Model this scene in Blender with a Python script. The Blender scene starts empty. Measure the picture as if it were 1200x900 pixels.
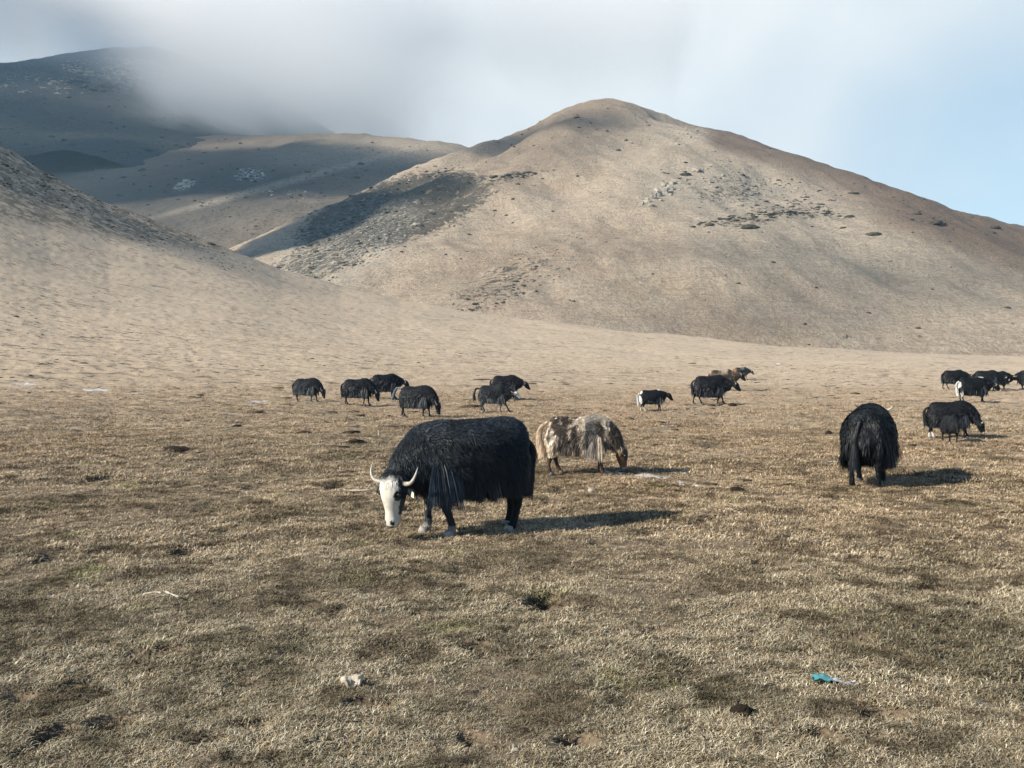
import bpy, math, random
import numpy as np
from mathutils import Vector, Matrix

random.seed(7)
RNG = np.random.default_rng(11)
SC = bpy.context.scene
COL = SC.collection
rad = math.radians

# ------------------------------------------------------------------ camera
CAM_H = 1.95
FPX = 1000.0                      # focal length in photo pixels (1200 wide)
HORIZON = 422.0
PITCH = math.atan((450.0 - HORIZON) / FPX)
cam_data = bpy.data.cameras.new("camera")
cam_data.sensor_width = 36.0
cam_data.lens = 36.0 * FPX / 1200.0
cam_data.clip_start = 0.05
cam_data.clip_end = 12000.0
cam = bpy.data.objects.new("camera", cam_data)
COL.objects.link(cam)
cam.location = (0, 0, CAM_H)
cam.rotation_euler = (rad(90) - PITCH, 0, 0)
SC.camera = cam

# ------------------------------------------------------------------ sky and sun
SUN_EL = rad(29.0)
SUN_TO = Vector((-0.905, -0.425))          # horizontal direction towards the sun
SUN_TO.normalize()
SUN_VEC = Vector((SUN_TO.x * math.cos(SUN_EL), SUN_TO.y * math.cos(SUN_EL), math.sin(SUN_EL)))
sun = bpy.data.lights.new("sun", "SUN")
sun.energy = 5.0
sun.angle = rad(0.6)
sun.color = (1.0, 0.92, 0.80)
sun_o = bpy.data.objects.new("sun", sun)
COL.objects.link(sun_o)
sun_o.rotation_euler = SUN_VEC.to_track_quat('Z', 'Y').to_euler()
sun_o.location = (-60, -40, 60)

SC.view_settings.view_transform = 'Standard'
SC.view_settings.look = 'None'
SC.view_settings.exposure = 0.70
SC.view_settings.gamma = 1.0
SC.view_settings.use_curve_mapping = False
SC.cycles.use_denoising = True
SC.cycles.max_bounces = 26
SC.cycles.diffuse_bounces = 2
SC.cycles.volume_bounces = 24
SC.cycles.transparent_max_bounces = 8


class NT:
    """small helper round a node tree"""
    def __init__(self, tree):
        self.t = tree
        self.n = tree.nodes
        self.l = tree.links

    def node(self, kind, **kw):
        n = self.n.new(kind)
        for k, v in kw.items():
            setattr(n, k, v)
        return n

    def put(self, sock, v):
        if isinstance(v, bpy.types.NodeSocket):
            self.l.new(v, sock)
        elif v is not None:
            sock.default_value = v

    def math(self, op, a, b=None, c=None, clamp=False):
        n = self.node("ShaderNodeMath", operation=op, use_clamp=clamp)
        self.put(n.inputs[0], a)
        if b is not None: self.put(n.inputs[1], b)
        if c is not None: self.put(n.inputs[2], c)
        return n.outputs[0]

    def vmath(self, op, a, b=None, out=0):
        n = self.node("ShaderNodeVectorMath", operation=op)
        self.put(n.inputs[0], a)
        if b is not None: self.put(n.inputs[1], b)
        return n.outputs[out]

    def ramp(self, v, lo, hi, a=0.0, b=1.0, smooth=True):
        n = self.node("ShaderNodeMapRange")
        n.interpolation_type = 'SMOOTHSTEP' if smooth else 'LINEAR'
        self.put(n.inputs[0], v)
        n.inputs[1].default_value = lo
        n.inputs[2].default_value = hi
        n.inputs[3].default_value = a
        n.inputs[4].default_value = b
        return n.outputs[0]

    def mix(self, f, a, b, mode='MIX'):
        n = self.node("ShaderNodeMix", data_type='RGBA', blend_type=mode)
        self.put(n.inputs[0], f)
        self.put(n.inputs[6], a if not isinstance(a, tuple) else tuple(a) + (1,) if len(a) == 3 else a)
        self.put(n.inputs[7], b if not isinstance(b, tuple) else tuple(b) + (1,) if len(b) == 3 else b)
        return n.outputs[2]

    def noise(self, vec, scale, detail=4, rough=0.55, dist=0.0, out=0):
        n = self.node("ShaderNodeTexNoise")
        self.put(n.inputs['Vector'], vec)
        n.inputs['Scale'].default_value = scale
        n.inputs['Detail'].default_value = detail
        n.inputs['Roughness'].default_value = rough
        n.inputs['Distortion'].default_value = dist
        return n.outputs[out]

    def scale(self, vec, s):
        n = self.node("ShaderNodeMapping")
        self.put(n.inputs[0], vec)
        n.inputs[3].default_value = s
        return n.outputs[0]

    def attr(self, name, out='Fac'):
        n = self.node("ShaderNodeAttribute", attribute_name=name)
        return n.outputs[out]

    def bump(self, h, strength, dist, normal=None):
        n = self.node("ShaderNodeBump")
        self.put(n.inputs['Height'], h)
        n.inputs['Strength'].default_value = strength
        n.inputs['Distance'].default_value = dist
        if normal is not None: self.put(n.inputs['Normal'], normal)
        return n.outputs[0]


def ray_dir(u, v):
    """world direction of a photo pixel"""
    x, z = (u - 600.0) / FPX, (450.0 - v) / FPX
    c, s = math.cos(PITCH), math.sin(PITCH)
    return Vector((x, c + z * s, z * c - s))


def to_uv(x, y, z):
    """photo pixel of world points (numpy)"""
    c, s = math.cos(PITCH), math.sin(PITCH)
    zz = z - CAM_H
    dep = y * c - zz * s
    up = zz * c + y * s
    dep = np.maximum(dep, 0.01)
    return 600 + FPX * x / dep, 450 - FPX * up / dep


world = bpy.data.worlds.new("World")
SC.world = world
world.use_nodes = True
w = NT(world.node_tree)
w.n.clear()
sky = w.node("ShaderNodeTexSky", sky_type='NISHITA')
sky.sun_disc = False
sky.sun_elevation = SUN_EL
sky.sun_rotation = math.atan2(SUN_TO.x, SUN_TO.y)
sky.altitude = 3000
sky.air_density = 1.0
sky.dust_density = 0.6
sky.ozone_density = 2.0
tc = w.node("ShaderNodeTexCoord")
D = w.vmath('NORMALIZE', tc.outputs['Generated'])
sep = w.node("ShaderNodeSeparateXYZ")
w.l.new(D, sep.inputs[0])


def world_blob(u, v, inner, outer):
    d = ray_dir(u, v).normalized()
    dot = w.vmath('DOT_PRODUCT', D, tuple(d), out=1)
    return w.ramp(dot, math.cos(rad(outer)), math.cos(rad(inner)))

n1 = w.noise(w.scale(D, (1, 1, 1.6)), 2.2, 5, 0.5, 0.3)
n2 = w.noise(w.scale(D, (1, 1, 1.5)), 6.0, 4, 0.5, 0.2)
# cloud cover in the northern sky, clear blue elsewhere
cover = w.ramp(sep.outputs[1], 0.25, 0.70)
cover = w.math('MULTIPLY', cover, w.ramp(sep.outputs[2], 0.62, 0.42))
gap1 = w.math('MULTIPLY', world_blob(215, 45, 0.5, 8.0), 0.55)
gap1b = w.math('MULTIPLY', world_blob(60, 40, 2.0, 11.0), 0.26)
gap2 = w.math('MULTIPLY', world_blob(1190, 240, 1.0, 13.0), 0.46)
gap3 = w.math('MULTIPLY', world_blob(940, 150, 1.0, 7.0), 0.10)
gaps = w.math('ADD', w.math('ADD', gap1, gap1b), w.math('ADD', gap2, gap3))
gaps = w.math('MULTIPLY', gaps, w.math('ADD', 0.62, w.math('MULTIPLY', n2, 0.78)))
nn = w.ramp(w.math('ADD', w.math('MULTIPLY', n1, 0.7), w.math('MULTIPLY', n2, 0.3)), 0.32, 0.62, 0.86, 1.0)
cl = w.math('MULTIPLY', cover, w.math('SUBTRACT', nn, gaps, clamp=True), clamp=True)
cloud_col = w.mix(w.ramp(n1, 0.35, 0.65), (5.5, 5.72, 5.82), (6.0, 6.0, 5.92))
blue_low = w.mix(cover, (1.0, 1.0, 1.0), (0.78, 0.98, 0.86))
skyc = w.mix(1.0, sky.outputs[0], blue_low, 'MULTIPLY')
skyall = w.mix(cl, skyc, cloud_col)
bg = w.node("ShaderNodeBackground")
w.l.new(skyall, bg.inputs[0])
bg.inputs[1].default_value = 0.10
wo = w.node("ShaderNodeOutputWorld")
w.l.new(bg.outputs[0], wo.inputs[0])


# ------------------------------------------------------------------ numpy noise
def _hash(ix, iy, seed):
    h = (ix.astype(np.int64) * 374761393 + iy.astype(np.int64) * 668265263 + seed * 982451653) & 0xffffffff
    h = ((h ^ (h >> 13)) * 1274126177) & 0xffffffff
    h = h ^ (h >> 16)
    return (h & 0xffffff).astype(np.float64) / float(0xffffff)


def vnoise(x, y, seed=0):
    x = np.asarray(x, float); y = np.asarray(y, float)
    ix, iy = np.floor(x), np.floor(y)
    fx, fy = x - ix, y - iy
    fx = fx * fx * fx * (fx * (fx * 6 - 15) + 10)
    fy = fy * fy * fy * (fy * (fy * 6 - 15) + 10)
    a = _hash(ix, iy, seed); b = _hash(ix + 1, iy, seed)
    c = _hash(ix, iy + 1, seed); d = _hash(ix + 1, iy + 1, seed)
    return (a + (b - a) * fx) * (1 - fy) + (c + (d - c) * fx) * fy


def fbm(x, y, octv=4, seed=0, gain=0.5):
    t = 0.0; amp = 1.0; tot = 0.0
    x = np.asarray(x, float); y = np.asarray(y, float)
    for k in range(octv):
        t = t + amp * vnoise(x * 2 ** k + 17.3 * k, y * 2 ** k - 9.1 * k, seed + k)
        tot += amp; amp *= gain
    return t / tot * 2 - 1


def sstep(a, b, x):
    t = np.clip((x - a) / (b - a), 0, 1)
    return t * t * (3 - 2 * t)


# ------------------------------------------------------------------ mesh helpers
def new_mesh(name, verts, faces, mat=None, smooth=True, attrs=None):
    """verts (n,3) array, faces (m,k) array or list"""
    me = bpy.data.meshes.new(name)
    verts = np.asarray(verts, dtype=np.float32)
    if isinstance(faces, np.ndarray):
        k = faces.shape[1]
        me.vertices.add(len(verts))
        me.vertices.foreach_set("co", verts.ravel())
        me.loops.add(faces.size)
        me.loops.foreach_set("vertex_index", faces.astype(np.int32).ravel())
        me.polygons.add(len(faces))
        me.polygons.foreach_set("loop_start", np.arange(0, faces.size, k, dtype=np.int32))
        me.polygons.foreach_set("loop_total", np.full(len(faces), k, dtype=np.int32))
        me.update(calc_edges=True)
    else:
        me.from_pydata([tuple(map(float, v)) for v in verts], [], faces)
    me.polygons.foreach_set("use_smooth", np.full(len(me.polygons), smooth, dtype=bool))
    for an, (kind, data) in (attrs or {}).items():
        if kind == 'COLOR':
            a = me.color_attributes.new(an, 'FLOAT_COLOR', 'POINT')
            d = np.ones((len(verts), 4), np.float32); d[:, :3] = data
            a.data.foreach_set("color", d.ravel())
        else:
            a = me.attributes.new(an, 'FLOAT', 'POINT')
            a.data.foreach_set("value", np.asarray(data, np.float32))
    if mat: me.materials.append(mat)
    me.update()
    return me


def link(name, data, parent=None, label=None, cat=None, group=None, kind=None):
    o = bpy.data.objects.new(name, data)
    COL.objects.link(o)
    if parent: o.parent = parent
    if label: o['label'] = label
    if cat: o['category'] = cat
    if group: o['group'] = group
    if kind: o['kind'] = kind
    return o


def grid_faces(nr, nc, wrap=False):
    r = np.arange(nr - 1)[:, None]
    c = np.arange(nc if wrap else nc - 1)[None, :]
    c2 = (c + 1) % nc
    a = r * nc + c; b = r * nc + c2; d = (r + 1) * nc + c; e = (r + 1) * nc + c2
    return np.stack([a, b, e, d], -1).reshape(-1, 4)


def material(name):
    m = bpy.data.materials.new(name)
    m.use_nodes = True
    t = NT(m.node_tree)
    t.n.clear()
    out = t.node("ShaderNodeOutputMaterial")
    p = t.node("ShaderNodeBsdfPrincipled")
    t.l.new(p.outputs[0], out.inputs[0])
    return m, t, p, out


# ------------------------------------------------------------------ terrain heights
def pix_z(v, d):
    return CAM_H + (HORIZON - v) / FPX * d

SPUR = [(-700, 60, 150), (-300, 80, 175), (0, 165, 200), (60, 202, 203), (130, 240, 205), (190, 264, 208), (250, 286, 210),
        (330, 318, 212), (400, 338, 215), (470, 353, 215), (600, 372, 210), (750, 390, 200), (900, 403, 190),
        (1050, 411.5, 180), (1200, 417, 170), (1500, 419, 160), (2200, 420, 150)]
SP = np.array(SPUR, float)


def spur_z(x, y):
    """the smooth grass spur that rises to the left beyond the plain"""
    yy = np.maximum(y, 1.0)
    u = np.clip(600 + FPX * x / yy, -700, 2200)
    dc = np.interp(u, SP[:, 0], SP[:, 2])
    vc = np.interp(u, SP[:, 0], SP[:, 1])
    zc = CAM_H + (HORIZON - vc) / FPX * dc
    d0 = 48 + 18 * sstep(300, 1000, u)
    t = (y - d0) / (dc - d0)
    tc_ = np.clip(t, 0, 1)
    z = zc * (0.30 * tc_ ** 2.6 + 0.70 * tc_ ** 1.55)
    over = np.clip(y - dc, 0, None)
    z = z - 0.42 * (np.sqrt(over ** 2 + 64) - 8) * sstep(0, 25, over)
    return np.maximum(z, -14.0)


HOLLOWS = [(640, 705, 60, 26), (485, 668, 20, 8), (495, 718, 34, 10), (20, 812, 40, 14), (66, 858, 60, 22), (135, 846, 70, 22), (185, 766, 80, 16), (30, 880, 40, 16), (250, 870, 50, 14), (90, 800, 40, 10),
           (292, 850, 70, 20), (328, 892, 30, 12), (440, 826, 80, 16), (550, 862, 42, 16), (680, 866, 60, 20), (1000, 748, 50, 12), (1035, 832, 60, 18),
           (965, 860, 55, 18), (60, 655, 60, 16), (210, 650, 40, 12), (390, 572, 40, 8), (830, 520, 40, 6), (905, 660, 50, 12), (1100, 690, 50, 12),
           (480, 600, 30, 8), (300, 570, 50, 8), (700, 640, 30, 8), (120, 560, 40, 8), (1160, 560, 40, 8), (940, 495, 40, 5), (560, 760, 40, 12), (770, 740, 40, 10)]
HOL = []
for _u, _v, _w, _h in HOLLOWS:
    _d = ray_dir(_u, _v); _t = -CAM_H / _d.z
    _x, _y = _d.x * _t, _d.y * _t
    HOL.append((_x, _y, _w * _y / FPX * .5, max(_w * _y / FPX * .28, _h * _y * _y / FPX / CAM_H * .5), min(.12, .05 + _w * _y / FPX * .16)))


def pit_field(x, y):
    x = np.asarray(x, float); y = np.asarray(y, float)
    n = .35 * fbm(x / .25, y / .25, 3, 61)
    b = 0.0 * x
    for px, py, rx, ry, dp in HOL:
        q = np.hypot((x - px) / rx, (y - py) / ry) + n
        b = np.maximum(b, sstep(1.15, .35, q))
    return b


def ground_z(x, y):
    x = np.asarray(x, float); y = np.asarray(y, float)
    r = np.hypot(x, y)
    z = spur_z(x, y)
    # rolling relief
    z = z + 0.10 * fbm(x / 9, y / 9, 2, 3) * sstep(3, 14, r)
    z = z + 0.8 * fbm(x / 38, y / 38, 3, 5) * sstep(75, 160, y)
    # hummocks and hollows of trampled turf
    h = fbm(x / 0.95, y / 0.95, 3, 21, 0.5)
    z = z + 0.075 * h * (0.6 + 0.8 * sstep(10, 40, r))
    far = sstep(12, 40, r)
    tus = fbm(x / 2.3, y / 1.6, 4, 31, 0.6)
    z = z + far * 0.13 * (1 - .8 * sstep(55, 95, y)) * np.clip(tus - 0.05, -0.2, 1) 
    z = z + 0.020 * fbm(x / 0.16, y / 0.16, 2, 41) * sstep(45, 15, r)
    z = z - 0.16 * pit_field(x, y)
    # terracettes on the slope
    sl = sstep(70, 130, y)
    z = z + sl * 0.5 * fbm(x / 30, y / 16, 3, 51, 0.5)
    z = z + sstep(40, 80, r) * 0.05 * fbm(x / 4.5, y / 2.2, 3, 55, 0.6)
    return z


def ghit(u, v):
    """point where the sight line of a photo pixel meets the ground"""
    d = ray_dir(u, v)
    t = 2.0
    prev = t
    while t < 260:
        p = Vector((0, 0, CAM_H)) + d * t
        if p.z < float(ground_z(p.x, p.y)):
            lo, hi = prev, t
            for _ in range(24):
                m_ = 0.5 * (lo + hi)
                p = Vector((0, 0, CAM_H)) + d * m_
                if p.z < float(ground_z(p.x, p.y)): hi = m_
                else: lo = m_
            return Vector((0, 0, CAM_H)) + d * hi
        prev = t
        t *= 1.01
    return Vector((0, 0, CAM_H)) + d * t


# ------------------------------------------------------------------ ground material
def ground_material():
    m, t, p, out = material("dry_turf")
    pos = t.node("ShaderNodeNewGeometry").outputs['Position']
    big = t.noise(pos, 0.055, 3, 0.5)
    mid = t.noise(t.scale(pos, (0.8, 1.0, 1.0)), 0.55, 5, 0.65, 0.6)
    fine = t.noise(pos, 6.0, 4, 0.6)
    vfine = t.noise(pos, 45.0, 3, 0.6)
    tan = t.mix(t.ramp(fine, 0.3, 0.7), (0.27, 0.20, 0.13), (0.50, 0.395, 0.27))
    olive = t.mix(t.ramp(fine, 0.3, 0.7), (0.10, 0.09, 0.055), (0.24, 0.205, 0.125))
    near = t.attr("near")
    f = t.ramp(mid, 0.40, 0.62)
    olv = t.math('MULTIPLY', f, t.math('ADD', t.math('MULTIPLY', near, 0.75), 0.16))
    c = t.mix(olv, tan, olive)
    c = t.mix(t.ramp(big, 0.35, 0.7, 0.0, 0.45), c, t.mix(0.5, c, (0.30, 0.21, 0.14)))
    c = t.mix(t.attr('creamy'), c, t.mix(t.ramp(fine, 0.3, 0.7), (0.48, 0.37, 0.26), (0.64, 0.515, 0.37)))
    c = t.mix(t.math('MULTIPLY', t.attr('shaded_thatch'), 0.9), c, t.mix(t.ramp(fine, 0.3, 0.7), (0.075, 0.055, 0.036), (0.17, 0.125, 0.08)))  # brown thatch and soil, kept dark so gaps between blades read shaded
    # dark plants in the far turf, plus streaks painted for tussock shadows
    fl = t.noise(t.scale(pos, (0.55, 1.0, 1.0)), 1.5, 4, 0.62, 0.4)
    fm = t.noise(pos, 0.09, 2, 0.5)
    fl2 = t.noise(t.scale(pos, (0.16, 0.75, 1.0)), 0.9, 5, 0.72, 0.5)
    fleck = t.math('MULTIPLY', t.ramp(fl, 0.56, 0.64), t.ramp(fm, 0.36, 0.56))
    fleck = t.math('MAXIMUM', fleck, t.math('MULTIPLY', t.ramp(fl2, 0.56, 0.64), 0.8))
    fleck = t.math('MULTIPLY', fleck, t.attr("fleck"))
    c = t.mix(fleck, c, (0.055, 0.048, 0.035))
    c = t.mix(t.math('MULTIPLY', t.attr("pit_shade"), 0.9), c, (0.05, 0.045, 0.032))  # pit floors painted dark to stand for the shade in them
    # rough shrubby strip along the top of the spur
    sh = t.noise(t.scale(pos, (0.6, 1.0, 1.0)), 0.55, 5, 0.7, 0.8)
    shrub = t.math('MULTIPLY', t.ramp(sh, 0.40, 0.55), t.attr("shrub"))
    c = t.mix(t.math('MULTIPLY', shrub, 0.85), c, (0.13, 0.105, 0.075))
    c = t.mix(t.ramp(vfine, 0.35, 0.7, 0.0, 0.35), c, t.mix(0.6, c, (0.5, 0.42, 0.3)))
    t.l.new(c, p.inputs['Base Color'])
    p.inputs['Roughness'].default_value = 0.92
    p.inputs['Specular IOR Level'].default_value = 0.15
    hh = t.math('ADD', t.math('MULTIPLY', fine, 0.6), t.math('MULTIPLY', vfine, 0.25))
    b1 = t.bump(hh, 0.8, 0.05)
    b2 = t.bump(t.noise(pos, 2.4, 6, 0.75), 0.35, 0.12, b1)
    t.l.new(b2, p.inputs['Normal'])
    return m

MAT_GROUND = ground_material()


def build_ground():
    dense = np.linspace(-rad(36), rad(36), 640)
    coarse = np.linspace(rad(36), 2 * math.pi - rad(36), 74)[1:-1]
    az = np.concatenate([dense, coarse])
    r = np.concatenate([[0.02, 0.6, 1.4, 2.2], np.geomspace(2.7, 330, 740), [420, 600, 900, 1400, 2200, 4000, 9000]])
    A, R = np.meshgrid(az, r)
    X, Y = R * np.sin(A), R * np.cos(A)
    Z = ground_z(X, Y)
    Z = np.where(R > 330, -14.0, Z)
    u, v = to_uv(X, Y, Z)
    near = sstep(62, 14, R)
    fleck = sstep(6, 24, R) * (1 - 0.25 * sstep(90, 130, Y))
    vline = np.interp(u, [-400, 0, 150, 300, 420], [200, 253, 278, 300, 338])
    shrub = sstep(10, -6, v - vline) * sstep(70, 110, Y)
    me = new_mesh("ground", np.stack([X, Y, Z], -1).reshape(-1, 3), grid_faces(len(r), len(az), wrap=True), MAT_GROUND,
                  attrs={"near": ('F', near.ravel()), "fleck": ('F', fleck.ravel()), "shrub": ('F', shrub.ravel()), "pit_shade": ('F', pit_field(X, Y).ravel()), "shaded_thatch": ('F', sstep(26, 10, R).ravel()), "creamy": ('F', (0.85 * sstep(30, 110, R + 14 * fbm(X / 14, Y / 14, 3, 915))).ravel())})
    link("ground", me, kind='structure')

build_ground()


# ------------------------------------------------------------------ hills
def poly_pts(pl):
    """(u, v, depth) list -> world xyz"""
    a = np.array(pl, float)
    c, s = math.cos(PITCH), math.sin(PITCH)
    x = (a[:, 0] - 600) / FPX * a[:, 2]
    y = a[:, 2]
    z = CAM_H + (HORIZON - a[:, 1]) / FPX * a[:, 2]
    return np.stack([x, y, z], 1)


def densify(p, n=8):
    """smooth interpolation along a crest (Catmull-Rom)"""
    q = np.vstack([2 * p[0] - p[1], p, 2 * p[-1] - p[-2]])
    out = []
    for i in range(1, len(q) - 2):
        for k in range(n):
            t = k / n
            a, b, c, d = q[i - 1], q[i], q[i + 1], q[i + 2]
            out.append(0.5 * ((2 * b) + (-a + c) * t + (2 * a - 5 * b + 4 * c - d) * t * t + (-a + 3 * b - 3 * c + d) * t ** 3))
    out.append(p[-1])
    return np.array(out)


def crest_height(X, Y, crest, slope, rnd, power=1.0):
    best = np.full(X.shape, -1e9)
    pts = densify(poly_pts(crest), 4)
    for a, b in zip(pts[:-1], pts[1:]):
        dx, dy = b[0] - a[0], b[1] - a[1]
        L2 = dx * dx + dy * dy
        t = np.clip(((X - a[0]) * dx + (Y - a[1]) * dy) / L2, 0, 1)
        dist = np.hypot(X - a[0] - t * dx, Y - a[1] - t * dy)
        z = a[2] + (b[2] - a[2]) * t - slope * (np.sqrt(dist ** 2 + rnd ** 2) - rnd)
        best = np.maximum(best, z)
    return best


def smax(zs, k):
    m = np.max(zs, 0)
    return m + k * np.log(np.sum([np.exp((z - m) / k) for z in zs], 0))


MAIN_RIGHT = [(712, 117, 640), (760, 127, 645), (830, 151, 655), (900, 180, 670), (1000, 213, 690), (1100, 240, 705), (1200, 264, 720), (1500, 345, 760), (1900, 400, 800)]
MAIN_LEFT = [(712, 117, 640), (690, 118, 632), (640, 134, 615), (580, 154, 590), (520, 176, 565), (440, 222, 520), (360, 268, 470), (300, 303, 430), (230, 345, 390)]
MAIN_SPUR = [(712, 120, 635), (750, 142, 600), (800, 160, 565), (850, 188, 530), (905, 205, 500), (960, 236, 470), (1020, 268, 445), (1090, 296, 425), (1200, 330, 400), (1400, 375, 380)]
MAIN_RIB = [(690, 128, 625), (650, 172, 580), (612, 205, 545), (560, 246, 505), (500, 285, 465), (440, 315, 430), (400, 335, 405)]
CARVES = [([(800, 158, 600), (860, 185, 570), (950, 222, 540), (1050, 262, 510), (1150, 290, 490), (1300, 330, 470)], 14, 26),
          ([(620, 165, 600), (560, 205, 555), (490, 250, 510), (420, 295, 465), (370, 325, 430)], 13, 20),
          ([(740, 175, 570), (730, 225, 520), (700, 280, 470), (690, 340, 420)], 7, 24),
          ([(600, 240, 520), (560, 285, 470), (520, 330, 430)], 6, 14),
          ([(900, 290, 430), (880, 350, 380)], 5, 30)]
MAIN_RIB2 = [(700, 135, 620), (690, 200, 555), (640, 262, 500), (590, 315, 450), (560, 352, 410)]


def main_z(X, Y):
    wx = X + 14 * fbm(X / 60, Y / 60, 3, 71)
    wy = Y + 14 * fbm(X / 60, Y / 60, 3, 75)
    zs = [crest_height(X, Y, MAIN_RIGHT, 0.52, 22),
          crest_height(X, Y, MAIN_LEFT, 0.60, 10),
          crest_height(wx, wy, MAIN_SPUR, 0.47, 16),
          crest_height(wx, wy, MAIN_RIB, 0.58, 9),
          crest_height(wx, wy, MAIN_RIB2, 0.52, 26)]
    z = smax(np.array(zs), 4.0)
    foot = 6.0 + 0.0 * z
    z = smax(np.array([z, foot - 6 + 10 * sstep(200, 500, Y)]), 11.0) - 5.5
    for pl, dep, wid in CARVES:
        near = np.full(X.shape, 1e9)
        pts = densify(poly_pts(pl), 3)
        for a, b in zip(pts[:-1], pts[1:]):
            dx, dy = b[0] - a[0], b[1] - a[1]
            t = np.clip(((wx - a[0]) * dx + (wy - a[1]) * dy) / (dx * dx + dy * dy), 0, 1)
            near = np.minimum(near, np.hypot(wx - a[0] - t * dx, wy - a[1] - t * dy))
        z = z - dep * np.exp(-(near / wid) ** 2)
    z = z - 2.2 * np.abs(fbm(X / 22 + Y / 60, Y / 70 - X / 90, 3, 83)) * sstep(10, 30, z)
    z = z + 2.6 * fbm(X / 34, Y / 34, 4, 81, 0.5) * sstep(8, 40, z) * (1 - 0.6 * sstep(160, 190, z))
    z = z + 0.7 * fbm(X / 7, Y / 7, 4, 85, 0.6)
    return z


def hill_material():
    m, t, p, out = material("hill_turf")
    pos = t.node("ShaderNodeNewGeometry").outputs['Position']
    big = t.noise(pos, 0.012, 4, 0.55)
    mid = t.noise(pos, 0.06, 5, 0.6, 0.5)
    fine = t.noise(pos, 0.7, 5, 0.75)
    lace = t.noise(pos, 0.28, 5, 0.75, 0.8)
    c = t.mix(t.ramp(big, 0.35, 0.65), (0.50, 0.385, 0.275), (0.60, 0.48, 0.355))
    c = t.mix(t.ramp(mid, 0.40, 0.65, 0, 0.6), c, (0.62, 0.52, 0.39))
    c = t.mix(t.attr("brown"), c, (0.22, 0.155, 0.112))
    c = t.mix(t.attr("painted_shade"), c, (0.032, 0.047, 0.055))  # bluish dark tint painted in for slopes under cloud shade
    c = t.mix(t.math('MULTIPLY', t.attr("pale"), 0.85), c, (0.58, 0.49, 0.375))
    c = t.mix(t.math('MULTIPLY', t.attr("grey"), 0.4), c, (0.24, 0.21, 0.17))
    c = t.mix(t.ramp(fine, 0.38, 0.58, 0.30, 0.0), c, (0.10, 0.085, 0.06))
    # dark shrub and scree mottling
    dk = t.attr("dark")
    thr = t.math('ADD', lace, t.math('MULTIPLY', dk, 0.27))
    c = t.mix(t.ramp(thr, 0.60, 0.72, 0.0, 0.85), c, (0.055, 0.056, 0.048))
    rill = t.noise(t.scale(pos, (0.35, 0.12, 0.12)), 1.0, 5, 0.7, 0.5)
    c = t.mix(t.ramp(rill, 0.52, 0.64, 0.0, 0.25), c, (0.24, 0.185, 0.135))
    trail = t.noise(t.scale(pos, (0.10, 0.10, 1.2)), 0.9, 4, 0.65, 0.4)
    c = t.mix(t.ramp(trail, 0.50, 0.62, 0.0, 0.22), c, (0.20, 0.155, 0.11))
    scree = t.math('MULTIPLY', t.attr("scree"), t.ramp(t.noise(pos, 0.45, 4, 0.8), 0.52, 0.60))
    c = t.mix(scree, c, (0.42, 0.41, 0.37))
    t.l.new(c, p.inputs['Base Color'])
    p.inputs['Roughness'].default_value = 0.95
    p.inputs['Specular IOR Level'].default_value = 0.1
    b = t.bump(fine, 1.0, 2.0)
    b = t.bump(lace, 0.5, 1.6, b)
    t.l.new(b, p.inputs['Normal'])
    return m

MAT_HILL = hill_material()


def zero(u): return 0 * u


def blob(u, v, cu, cv, ru, rv, ang=0.0, soft=0.35):
    c, s = math.cos(rad(ang)), math.sin(rad(ang))
    du, dv = u - cu, v - cv
    a = (du * c + dv * s) / ru
    b = (-du * s + dv * c) / rv
    return sstep(1.0 + soft, 1.0 - soft, np.hypot(a, b))


def build_hill():
    us = np.linspace(-250, 1750, 640)
    ys = np.concatenate([np.linspace(178, 700, 330), np.linspace(704, 900, 16)])
    U, Y = np.meshgrid(us, ys)
    X = (U - 600) / FPX * Y
    Z = main_z(X, Y) - 25 * sstep(245, 180, Y)
    u, v = to_uv(X, Y, Z)
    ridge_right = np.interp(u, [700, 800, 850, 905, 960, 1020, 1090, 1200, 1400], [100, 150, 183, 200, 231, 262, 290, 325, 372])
    painted_shade = 0 * u
    brown = sstep(6, -12, v - ridge_right) * sstep(760, 840, u)  # side beyond the spur crest painted browner for facing away from the sun
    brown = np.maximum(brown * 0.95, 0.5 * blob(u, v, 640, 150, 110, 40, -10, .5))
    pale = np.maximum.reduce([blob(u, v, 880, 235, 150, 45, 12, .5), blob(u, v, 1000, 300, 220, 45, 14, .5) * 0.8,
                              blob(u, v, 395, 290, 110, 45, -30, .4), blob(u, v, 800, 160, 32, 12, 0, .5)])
    grey = np.maximum.reduce([blob(u, v, 1000, 350, 260, 34, -8, .6), blob(u, v, 690, 160, 110, 30, -12, .6) * .8])  # cloud shade on the hill painted in as soft grey bands
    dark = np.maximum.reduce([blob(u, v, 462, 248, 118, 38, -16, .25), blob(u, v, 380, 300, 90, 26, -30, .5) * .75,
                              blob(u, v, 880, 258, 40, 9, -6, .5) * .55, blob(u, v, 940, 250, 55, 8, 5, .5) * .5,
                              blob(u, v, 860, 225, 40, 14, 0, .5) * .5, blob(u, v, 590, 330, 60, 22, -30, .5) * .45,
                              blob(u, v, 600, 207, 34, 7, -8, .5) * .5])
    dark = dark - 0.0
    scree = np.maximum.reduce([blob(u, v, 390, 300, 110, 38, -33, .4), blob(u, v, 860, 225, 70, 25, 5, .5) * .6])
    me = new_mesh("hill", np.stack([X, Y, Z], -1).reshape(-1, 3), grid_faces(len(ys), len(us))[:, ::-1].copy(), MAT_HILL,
                  attrs={k: ('F', a.ravel()) for k, a in dict(brown=brown, painted_shade=painted_shade, pale=pale, grey=grey, dark=dark, scree=scree).items()})
    link("hill", me, kind='structure')

build_hill()

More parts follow.
